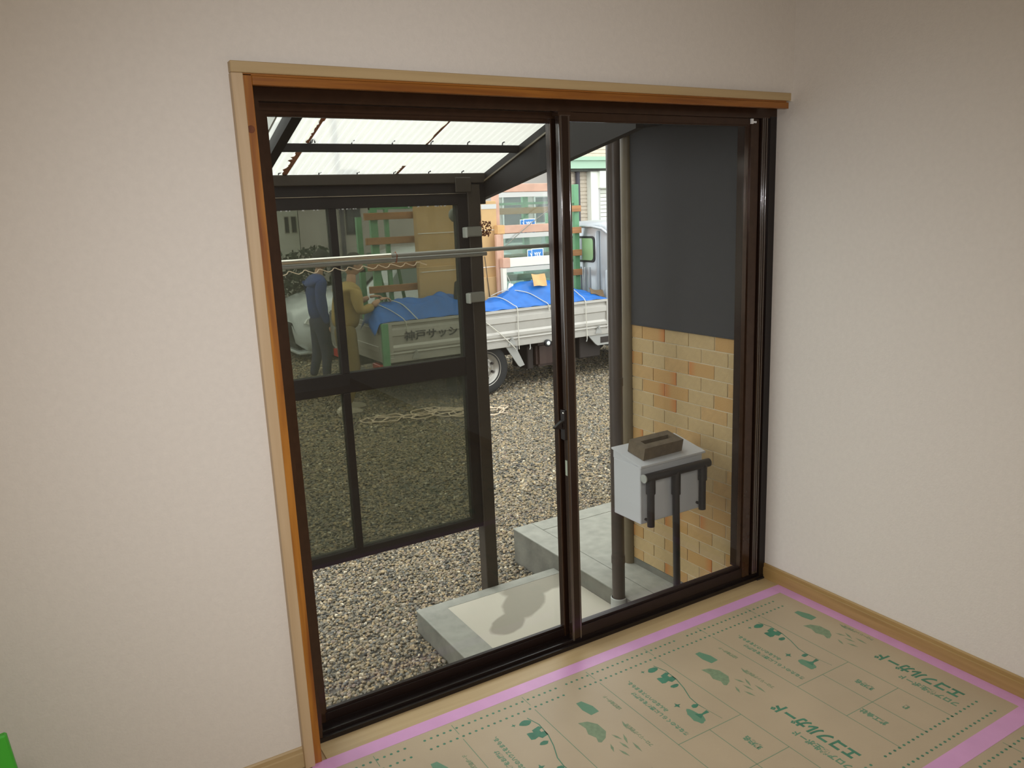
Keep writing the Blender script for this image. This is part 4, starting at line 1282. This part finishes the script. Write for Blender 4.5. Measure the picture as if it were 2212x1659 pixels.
def scrap(c, w_, h_, rot, mt, label):
    q = MB()
    def f(u, v):
        p = Vector(((u - 0.5) * w_, (v - 0.5) * h_, 0.012 * math.sin(u * 6 + v * 2)))
        return tuple(Vector(c) + rot @ p)
    q.grid(f, 8, 6)
    o = part('cardboard_scrap', q, mt, None, org=c)
    s_ = o.modifiers.new('thick', 'SOLIDIFY'); s_.thickness = 0.004
    tag(o, label, 'cardboard')
    return o
E_ = lambda x, y, z: Matrix.Rotation(z, 3, 'Z') @ Matrix.Rotation(x, 3, 'X') @ Matrix.Rotation(y, 3, 'Y')
scrap((4.80, 5.44, 0.735), 0.20, 0.14, E_(1.15, 0.12, 0.05), 'card_light', 'orange-tan cardboard scrap propped on the tarpaulin hump')
scrap((5.60, 5.45, 0.530), 0.20, 0.09, E_(0.75, 0.30, -0.2), 'card_dark', 'dark brown cardboard scrap on the tarpaulin by the cab')
q = MB()
def plate(u, v): return (3.745 + 0.13 * u + 0.01 * v, 5.46, 0.60 + 0.20 * v + 0.01 * math.sin(u * 3))
q.prism([(3.745, 0.60), (3.87, 0.60), (3.87, 0.79), (3.86, 0.805), (3.785, 0.80), (3.765, 0.785)], 'y', 5.46, 5.475)
tag(part('black_plate', q, 'plastic_black', None, org=(3.8, 5.467, 0.6)), 'black rounded plate standing on the tarpaulin left of the dark post', 'plate')
tag(part('paper_tag', B(4.46, 4.52, 5.545, 5.548, 0.62, 0.715, rot=Matrix.Rotation(0.25, 3, 'Y')), 'paper_white', None, org=(4.49, 5.546, 0.66)), 'small white paper tag beside the strip of cardboard', 'tag')
rope('lashing_rope', [(4.275, 5.712, 1.02), (4.28, 5.683, 0.79), (4.30, 5.680, 0.56)], 0.004, 'thin black cord hanging down the cardboard strip', 'plastic_black', 'cord')
rope('lashing_rope', [(4.44, 5.56, 0.84), (4.48, 5.55, 0.76), (4.50, 5.545, 0.69)], 0.003, 'short string holding the white paper tag', 'rope')

# ---------------------------------------------------------------- heap of rope on the gravel
q = MB(); rr_ = random.Random(5)
pts = []
cx_, cy_ = 2.75, 4.95
tgt = [(2.62, 5.08), (2.75, 5.05), (2.95, 4.98), (3.12, 5.05), (3.30, 4.95), (3.45, 4.85), (3.55, 4.72), (3.25, 5.10), (3.05, 4.90), (3.40, 4.78), (3.66, 4.66), (3.30, 4.85)]
a0 = 0
for gi_, (gx, gy) in enumerate(tgt):
    loops = 2
    R0 = rr_.uniform(0.07, 0.16)
    el = rr_.uniform(0.6, 1.0)
    th = rr_.uniform(0, PI)
    for k in range(12 * loops):
        a_ = a0 + 2 * PI * k / 12
        px_ = R0 * (1 + 0.2 * math.sin(k)) * math.cos(a_); py_ = R0 * el * math.sin(a_)
        pts.append((gx + px_ * math.cos(th) - py_ * math.sin(th), gy + px_ * math.sin(th) + py_ * math.cos(th), G + 0.012 + 0.012 * abs(math.sin(k * 1.3 + gi_))))
for (x, y) in ((3.70, 4.68), (3.78, 4.70), (3.84, 4.76), (3.90, 4.78), (3.90, 4.70), (3.82, 4.64), (3.76, 4.60), (3.72, 4.55), (3.74, 4.50), (3.80, 4.50)):
    pts.append((x, y, G + 0.014))
P_ = [Vector(p) for p in pts]
fine = []
for i in range(len(P_) - 1):
    p0 = P_[max(i - 1, 0)]; p1 = P_[i]; p2 = P_[i + 1]; p3 = P_[min(i + 2, len(P_) - 1)]
    for k in range(3):
        t_ = k / 3
        fine.append(0.5 * ((2 * p1) + (-p0 + p2) * t_ + (2 * p0 - 5 * p1 + 4 * p2 - p3) * t_ * t_ + (-p0 + 3 * p1 - 3 * p2 + p3) * t_ ** 3))
q.tube(fine, 0.0052, 6)
tag(part('rope_heap', q, 'rope_tan', None, smooth=True, org=(3.1, 4.9, G)), 'loose pale rope heaped in loops on the gravel', 'rope')

# ================================================================ PEOPLE
def skin_mesh(name, verts, edges, radii, material, parent, subdiv=2, root=0):
    """verts in world coordinates; grows one continuous smooth surface"""
    base = origin_of(parent)
    me_ = D.meshes.new(name)
    me_.from_pydata([tuple(Vector(v) - base) for v in verts], edges, [])
    o = D.objects.new(name, me_)
    COL.objects.link(o)
    sk = o.modifiers.new('skin', 'SKIN')
    sv = me_.skin_vertices[0].data
    for i, r in enumerate(radii):
        rr = r if isinstance(r, tuple) else (r, r)
        sv[i].radius = rr
        sv[i].use_root = (i == root)
    sd = o.modifiers.new('sub', 'SUBSURF'); sd.levels = subdiv; sd.render_levels = subdiv
    dg = bpy.context.evaluated_depsgraph_get()
    dg.update()
    m2 = D.meshes.new_from_object(o.evaluated_get(dg))
    m2.name = name
    D.objects.remove(o)
    m2.materials.clear(); m2.materials.append(M[material])
    for p in m2.polygons: p.use_smooth = True
    o2 = D.objects.new(name, m2)
    COL.objects.link(o2); o2.parent = parent
    ORG[o2.name] = base
    return o2

def head_mesh(parent, c, yaw, pitch, R=0.098, hair='hair'):
    """head with brow, nose, lips, ears; faces local +x before yaw"""
    Rt = Matrix.Rotation(yaw, 3, 'Z') @ Matrix.Rotation(pitch, 3, 'Y')
    C_ = Vector(c)
    bm = bmesh.new()
    bmesh.ops.create_uvsphere(bm, u_segments=32, v_segments=22, radius=1.0)
    for v in bm.verts:
        x, y, z = v.co
        px = x * R * 0.98; py = y * R * 0.78; pz = z * R * 1.18
        if z < 0: py *= 1 + 0.28 * z; px *= 1 + 0.12 * z
        if x > 0.3:
            f = (x - 0.3) / 0.7
            px += R * 0.30 * f * math.exp(-((y / 0.13) ** 2) - (((z + 0.12) / 0.20) ** 2))     # nose
            px += R * 0.08 * f * math.exp(-((y / 0.30) ** 2) - (((z + 0.48) / 0.10) ** 2))     # lips
            px += R * 0.10 * f * math.exp(-((y / 0.30) ** 2) - (((z + 0.85) / 0.16) ** 2))     # chin
            px += R * 0.06 * f * math.exp(-(((abs(y) - 0.33) / 0.25) ** 2) - (((z - 0.22) / 0.08) ** 2))  # brow
            px -= R * 0.10 * f * math.exp(-(((abs(y) - 0.36) / 0.16) ** 2) - (((z - 0.02) / 0.12) ** 2))  # eye socket
        v.co = Rt @ Vector((px, py, pz)) + C_
    # ears
    for s_ in (-1, 1):
        e = bmesh.ops.create_uvsphere(bm, u_segments=10, v_segments=8, radius=1.0)['verts']
        for v in e:
            v.co = Rt @ Vector((v.co.x * R * 0.16 - R * 0.05, s_ * R * 0.80 + v.co.y * R * 0.07, v.co.z * R * 0.28 - R * 0.02)) + C_
    mb_ = MB(); mb_.bm.free(); mb_.bm = bm
    h_ = part('head', mb_, 'skin', parent, smooth=True)
    # hair cap
    bm = bmesh.new()
    bmesh.ops.create_uvsphere(bm, u_segments=28, v_segments=18, radius=1.0)
    bmesh.ops.delete(bm, geom=[v for v in bm.verts if (v.co.z < 0.30 and v.co.x > 0.25) or (v.co.z < -0.02 and v.co.x > -0.15) or v.co.z < -0.55], context='VERTS')
    for v in bm.verts:
        n_ = 1 + 0.03 * math.sin(v.co.x * 17 + v.co.y * 23)
        v.co = Rt @ Vector((v.co.x * R * 1.06 * n_ - R * 0.03, v.co.y * R * 0.88 * n_, v.co.z * R * 1.25 * n_)) + C_
    mb_ = MB(); mb_.bm.free(); mb_.bm = bm
    hr = part('hair', mb_, 'hair', parent, smooth=True)
    for s_ in (-1, 1):
        e = MB(); e.bm.free(); e.bm = bmesh.new()
        bmesh.ops.create_uvsphere(e.bm, u_segments=10, v_segments=8, radius=R * 0.09)
        for v in e.bm.verts: v.co = Rt @ (v.co + Vector((R * 0.83, s_ * R * 0.30, R * 0.03))) + C_
        part('eye', e, 'ink', h_, smooth=True)

def hand(parent, wrist, fwd, up, right, k=1.0, mirror=1):
    """palm, four curled fingers and a thumb leaving the side of the palm"""
    W = Vector(wrist); F = Vector(fwd).normalized(); U = Vector(up).normalized(); S_ = Vector(right).normalized() * mirror
    V_ = []; E2 = []; Rr = []
    def add(p, r, pr=None):
        V_.append(tuple(p)); Rr.append(r)
        if pr is not None: E2.append((pr, len(V_) - 1))
        return len(V_) - 1
    a_ = add(W, (0.024, 0.020)); b_ = add(W + F * 0.045 * k, (0.034, 0.016), a_); c_ = add(W + F * 0.085 * k, (0.036, 0.015), b_)
    skin_mesh('palm', V_, E2, Rr, 'skin', parent, 2)
    for i, (off, ln_) in enumerate(((-0.028, 0.070), (-0.009, 0.080), (0.010, 0.075), (0.028, 0.060))):
        V_ = []; E2 = []; Rr = []
        p = W + F * 0.080 * k + S_ * off
        i0 = add(p, 0.0095)
        d_ = (F - U * 0.35).normalized(); p = p + d_ * ln_ * 0.5; i1 = add(p, 0.009, i0)
        d_ = (F * 0.7 - U * 0.8).normalized(); p = p + d_ * ln_ * 0.3; i2 = add(p, 0.008, i1)
        d_ = (F * 0.2 - U).normalized(); p = p + d_ * ln_ * 0.25; add(p, 0.007, i2)
        skin_mesh('finger', V_, E2, Rr, 'skin', parent, 1)
    V_ = []; E2 = []; Rr = []
    p = W + F * 0.03 * k - S_ * 0.026
    i0 = add(p, 0.012); p = p + (F * 0.6 - S_ * 0.7).normalized() * 0.034; i1 = add(p, 0.011, i0); p = p + (F * 0.9 - S_ * 0.1 - U * 0.4).normalized() * 0.030; add(p, 0.009, i1)
    skin_mesh('thumb', V_, E2, Rr, 'skin', parent, 1)

# person in ochre jacket at the rear corner of the truck, facing +x, forearms forward over the load
px, py = 2.60, 5.66
g1 = thing('person', (px, py, G), 'person in ochre jacket and khaki trousers reaching over the truck tail', 'person')
hipz = 0.36
jv = [(px + 0.00, py, hipz + 0.02), (px + 0.02, py, hipz + 0.18), (px + 0.05, py, hipz + 0.36), (px + 0.08, py, hipz + 0.46), (px + 0.10, py, hipz + 0.52),
      (px + 0.08, py - 0.17, hipz + 0.43), (px + 0.10, py - 0.20, hipz + 0.22), (px + 0.26, py - 0.17, hipz + 0.26),
      (px + 0.08, py + 0.17, hipz + 0.43), (px + 0.10, py + 0.20, hipz + 0.22), (px + 0.26, py + 0.17, hipz + 0.28)]
je = [(0, 1), (1, 2), (2, 3), (3, 4), (3, 5), (5, 6), (6, 7), (3, 8), (8, 9), (9, 10)]
jr = [(0.115, 0.16), (0.115, 0.155), (0.12, 0.165), (0.10, 0.14), 0.055, 0.072, 0.056, 0.045, 0.072, 0.056, 0.045]
skin_mesh('jacket', jv, je, jr, 'jacket_tan', g1)
tv = [(px, py, hipz), (px + 0.0, py - 0.09, hipz - 0.06), (px + 0.03, py - 0.11, hipz - 0.40), (px - 0.08, py - 0.12, G + 0.10),
      (px + 0.0, py + 0.09, hipz - 0.06), (px + 0.05, py + 0.10, hipz - 0.40), (px + 0.03, py + 0.10, G + 0.10), (px, py, hipz + 0.10)]
te = [(0, 1), (1, 2), (2, 3), (0, 4), (4, 5), (5, 6), (0, 7)]
skin_mesh('trousers', tv, te, [(0.11, 0.14), 0.092, 0.066, 0.052, 0.092, 0.066, 0.052, (0.108, 0.14)], 'trousers_tan', g1)
bv = [(px + 0.10, py, hipz + 0.46), (px + 0.115, py, hipz + 0.60)]
skin_mesh('neck', bv, [(0, 1)], [0.052, 0.05], 'skin', g1)
head_mesh(g1, (px + 0.14, py, hipz + 0.675), 0.0, 0.35)
skin_mesh('forearm', [(px + 0.24, py - 0.17, hipz + 0.262), (px + 0.34, py - 0.14, hipz + 0.315)], [(0, 1)], [0.036, 0.026], 'skin', g1)
skin_mesh('forearm', [(px + 0.24, py + 0.17, hipz + 0.282), (px + 0.33, py + 0.12, hipz + 0.325)], [(0, 1)], [0.036, 0.026], 'skin', g1)
hand(g1, (px + 0.34, py - 0.14, hipz + 0.315), (1, 0.2, 0.15), (0, 0, 1), (0, 1, 0), 0.9, -1)
hand(g1, (px + 0.33, py + 0.12, hipz + 0.325), (1, -0.2, 0.15), (0, 0, 1), (0, 1, 0), 0.9, 1)
def shoe(parent, x, y, yaw, mt='shoe'):
    q = MB()
    prof = [(-0.09, 0.0), (-0.10, 0.05), (-0.06, 0.085), (0.0, 0.085), (0.06, 0.055), (0.14, 0.04), (0.165, 0.018), (0.16, 0.0)]
    q.prism([(x + a_, G + b_) for a_, b_ in prof], 'y', y - 0.042, y + 0.042)
    bmesh.ops.rotate(q.bm, verts=q.bm.verts[:], cent=(x, y, G), matrix=Matrix.Rotation(yaw, 3, 'Z'))
    smooth_by_angle(part('shoe', q.bevel(0.012, 2), mt, parent), 60)
shoe(g1, px - 0.09, py - 0.12, 0.1); shoe(g1, px + 0.03, py + 0.10, 0.1)

# person in blue jacket behind, seen from the side, facing +x
px, py = 2.80, 7.16
g2 = thing('person', (px, py, G), 'person in blue jacket and navy trousers standing beyond the other person', 'person')
hipz = 0.36
jv = [(px, py, hipz - 0.06), (px, py, hipz + 0.16), (px - 0.01, py, hipz + 0.36), (px + 0.02, py, hipz + 0.46), (px + 0.04, py, hipz + 0.52),
      (px + 0.0, py - 0.17, hipz + 0.42), (px - 0.03, py - 0.21, hipz + 0.16), (px + 0.05, py - 0.20, hipz - 0.06),
      (px + 0.0, py + 0.17, hipz + 0.42), (px - 0.01, py + 0.21, hipz + 0.16), (px + 0.12, py + 0.19, hipz + 0.02)]
jr = [(0.125, 0.16), (0.12, 0.16), (0.13, 0.17), (0.105, 0.14), 0.055, 0.075, 0.058, 0.045, 0.075, 0.058, 0.045]
skin_mesh('jacket', jv, je, jr, 'jacket_blue', g2)
tv = [(px, py, hipz - 0.04), (px, py - 0.09, hipz - 0.10), (px + 0.03, py - 0.10, hipz - 0.42), (px + 0.0, py - 0.10, G + 0.10),
      (px, py + 0.09, hipz - 0.10), (px - 0.02, py + 0.10, hipz - 0.42), (px - 0.10, py + 0.10, G + 0.10), (px, py, hipz + 0.05)]
skin_mesh('trousers', tv, te, [(0.11, 0.14), 0.092, 0.066, 0.05, 0.092, 0.066, 0.05, (0.108, 0.14)], 'trousers_navy', g2)
skin_mesh('neck', [(px + 0.035, py, hipz + 0.46), (px + 0.06, py, hipz + 0.59)], [(0, 1)], [0.052, 0.05], 'skin', g2)
head_mesh(g2, (px + 0.085, py, hipz + 0.67), 0.15, 0.3)
hand(g2, (px + 0.06, py - 0.20, hipz - 0.09), (0.25, 0, -1), (-1, 0, -0.2), (0, 1, 0), 0.9, -1)
hand(g2, (px + 0.145, py + 0.19, hipz + 0.0), (0.9, 0, -0.4), (0, 0, 1), (0, 1, 0), 0.9, 1)
shoe(g2, px + 0.0, py - 0.10, 0.0, 'plastic_black'); shoe(g2, px - 0.10, py + 0.10, 0.0, 'plastic_black')

# ================================================================ CAR (parked beyond, nose to the left)
car = thing('parked_car', (4.9, 9.6, G), 'pearl white hatchback parked beyond the truck, its nose to the left', 'car')
def car_sec(x, z0, zs, zt, w_, wt):
    """closed section: sill, shoulder, roof"""
    c = 9.6
    h = [(w_ * 0.90, z0), (w_, z0 + 0.10), (w_, (z0 + zs) / 2), (w_ * 0.97, zs), (wt * 1.04, zs + (zt - zs) * 0.45), (wt, zt - 0.04), (wt * 0.8, zt)]
    return [(x, c - p[0], p[1]) for p in h] + [(x, c + p[0], p[1]) for p in h[::-1]]
S3 = [(2.985, 0.00, 0.12, 0.20, 0.55, 0.50), (3.02, -0.20, 0.16, 0.25, 0.66, 0.60), (3.15, -0.30, 0.22, 0.33, 0.78, 0.68), (3.40, -0.31, 0.30, 0.41, 0.84, 0.72), (3.80, -0.30, 0.36, 0.46, 0.85, 0.72), (4.02, -0.30, 0.40, 0.50, 0.85, 0.70),
      (4.30, -0.30, 0.43, 0.72, 0.85, 0.66), (4.62, -0.30, 0.45, 0.94, 0.85, 0.62), (4.95, -0.30, 0.46, 1.03, 0.85, 0.60), (5.6, -0.30, 0.48, 1.05, 0.85, 0.60), (6.2, -0.30, 0.50, 1.00, 0.84, 0.58), (6.65, -0.28, 0.50, 0.86, 0.82, 0.56), (6.85, -0.20, 0.46, 0.60, 0.78, 0.58), (6.92, -0.10, 0.30, 0.36, 0.70, 0.6)]
q = MB()
rings = [[q.bm.verts.new(v) for v in car_sec(*s_)] for s_ in S3]
for a_, b_ in zip(rings, rings[1:]):
    k = len(a_)
    for i in range(k):
        q.bm.faces.new([a_[i], a_[(i + 1) % k], b_[(i + 1) % k], b_[i]])
q.bm.faces.new(rings[0]); q.bm.faces.new(rings[-1][::-1])
cbod = part('body', q, 'car_white', car)
smooth_by_angle(cbod, 50)
y0 = 9.6
part('windscreen', MB().poly([(4.05, y0 - 0.66, 0.52), (4.05, y0 + 0.66, 0.52), (4.60, y0 + 0.56, 0.935), (4.60, y0 - 0.56, 0.935)]).poly([(4.0, y0 - 0.66, 0.525), (4.0, y0 + 0.66, 0.525), (4.6, y0 + 0.56, 0.96), (4.6, y0 - 0.56, 0.96)]), 'car_glass', car)
for s_ in (-1, 1):
    part('side_window', MB().poly([(4.30, y0 + s_ * 0.845, 0.46), (4.72, y0 + s_ * 0.66, 0.90), (5.5, y0 + s_ * 0.64, 0.96), (5.5, y0 + s_ * 0.850, 0.50)]).poly([(5.58, y0 + s_ * 0.850, 0.50), (5.58, y0 + s_ * 0.64, 0.96), (6.3, y0 + s_ * 0.63, 0.90), (6.5, y0 + s_ * 0.80, 0.54)]), 'car_glass', car)
    part('headlamp', MB().prism([(3.10, 0.10), (3.14, 0.16), (3.30, 0.20), (3.40, 0.17), (3.30, 0.11), (3.16, 0.08)], 'y', y0 + s_ * 0.70, y0 + s_ * 0.80), 'lamp_lens', car)
    part('door_mirror', B(4.22, 4.34, y0 + s_ * 0.86, y0 + s_ * 0.98, 0.46, 0.58).bevel(0.02, 2), 'car_white', car)
    for xw in (3.62, 6.10):
        c = (xw, y0 + s_ * 0.86, G + 0.30)
        wt_ = part('tyre', MB().lathe([(0.18, 0.0), (0.26, 0.006 * s_), (0.298, -0.02 * s_), (0.298, -0.16 * s_), (0.2, -0.18 * s_)], c, 'y', 32, False), 'tyre', car, smooth=True)
        part('rim', MB().lathe([(0.0001, 0.0), (0.05, 0.004 * s_), (0.08, -0.02 * s_), (0.16, -0.01 * s_), (0.19, 0.006 * s_)], c, 'y', 32, False), 'rim', wt_, smooth=True)
part('lower_grille', MB().prism([(2.975, 0.06), (2.99, 0.10), (3.05, -0.10), (3.10, -0.30), (3.06, -0.30), (2.99, -0.12)], 'y', y0 - 0.52, y0 + 0.52), 'plastic_black', car)
part('lip_spoiler', B(3.00, 3.32, y0 - 0.70, y0 + 0.70, -0.345, -0.30).bevel(0.015, 2), 'car_white', car)

# ================================================================ NEIGHBOURING BUILDINGS
b = thing('white_house', (3.9, 14.2, G), 'distant white house with two narrow windows at the far left', 'building')
part('wall', B(2.0, 4.64, 14.0, 18, G, 6), 'render_white', b)
for (x0, x1) in ((4.37, 4.44), (4.505, 4.59), (3.6, 3.75)):
    f = part('window_frame', B(x0 - 0.012, x1 + 0.012, 13.985, 14.0, 1.27, 1.61), 'render_beige', b)
    part('pane', B(x0, x1, 13.975, 13.986, 1.29, 1.59), 'dark_glass', f)
part('roof', B(1.9, 4.645, 13.7, 14.0, 3.2, 3.35), 'fence', b)
b = thing('beige_house', (4.9, 14.2, G), 'plain beige house wall left of the dark mullion', 'building')
part('wall', B(4.66, 5.60, 13.6, 18, G, 6), 'render_beige', b)
part('base_course', B(4.66, 5.60, 13.58, 13.60, G, 1.15), 'render_grey', b)
b = thing('grey_house', (6.5, 11.2, G), 'grey-beige house with dark shuttered window behind the truck rack', 'building')
part('wall', B(4.42, 8.66, 11.0, 13.2, G, 6).box(8.66, 9.185, 11.03, 13.2, G, 6), 'render_grey', b)
part('downpipe', MB().tube([(4.50, 10.96, G), (4.50, 10.96, 5)], 0.035, 10), 'shutter_dark', b)
fr = part('window_frame', B(4.575, 4.835, 10.975, 11.0, 1.245, 2.3), 'shutter_dark', b)
for x0 in (4.59, 4.710):
    part('shutter', B(x0, x0 + 0.112, 10.96, 10.976, 1.26, 2.28), 'dark_glass', fr)
for (x0, z0, z1) in ((6.0, 0.9, 1.9), (7.6, 0.9, 1.9), (8.3, 1.25, 1.8)):
    fr = part('window_frame', B(x0, x0 + 0.5, 10.975, 11.0, z0, z1), 'alu', b)
    part('pane', B(x0 + 0.04, x0 + 0.46, 10.965, 10.976, z0 + 0.04, z1 - 0.04), 'dark_glass', fr)
part('siding_joint', B(4.42, 9.2, 10.992, 11.0, 0.60, 0.62), 'render_beige', b)
b = thing('garage', (10.2, 11.2, G), 'garage with mint green gutter, tan brick wall and white shutter door', 'garage')
part('wall', B(9.2, 13.5, 11.02, 15, G, 6), 'tanbrick', b)
q = MB()
zz = G
brk = MB()
while zz < 4.2:
    brk.box(9.2, 13.5, 11.005, 11.02, zz, zz + 0.060)
    zz += 0.072
part('brick_course', brk, 'tanbrick', b)
part('gutter', B(8.7, 13.5, 10.78, 11.0, 2.27, 2.46).box(8.7, 13.5, 10.74, 10.78, 2.42, 2.49), 'mint', b)
part('soffit', B(8.7, 13.5, 10.82, 11.0, 2.22, 2.27), 'fence', b)
part('dark_downpipe', MB().tube([(9.31, 10.95, G), (9.31, 10.95, 2.25)], 0.045, 10), 'shutter_dark', b)
part('door_post', B(9.56, 9.74, 10.86, 11.0, G, 2.22), 'door_white', b)
part('shutter_box', B(9.74, 13.5, 10.80, 11.0, 1.90, 2.22), 'door_white', b)
part('shutter_guide', B(9.74, 9.83, 10.92, 11.0, G, 1.90), 'alu', b)
q = MB(); zz = G
while zz < 1.88:
    q.box(9.83, 13.4, 10.945, 10.995, zz, zz + 0.066)
    zz += 0.075
part('shutter_slat', q, 'door_white', b)
# dark hedge / block wall behind the car
hd = tag(part('boundary_wall', B(-4, 9.1, 10.70, 10.80, G, 0.30), 'fence', None, org=(2, 10.7, G)), 'dark grey block wall behind the parked car', 'wall')
q = MB(); rr_ = random.Random(9)
for i in range(5200):
    x = rr_.uniform(1.0, 4.40); y = rr_.uniform(10.85, 11.5) ; z = rr_.uniform(G, 1.02 + 0.05 * math.sin(x * 5))
    if x > 4.3: continue
    d1 = Vector((rr_.uniform(-1, 1), rr_.uniform(-1, 1), rr_.uniform(-1, 1))).normalized() * 0.055
    d2 = Vector((rr_.uniform(-1, 1), rr_.uniform(-1, 1), rr_.uniform(-1, 1))).normalized() * 0.035
    c = Vector((x, y, z))
    q.poly([c - d1, c + d2, c + d1, c - d2])
hg = part('hedge', q, 'hedge', None, org=(2.7, 11.1, G), fixn=False)
tag(hg, 'dark clipped hedge under the far houses at the left', 'hedge', kind='stuff')
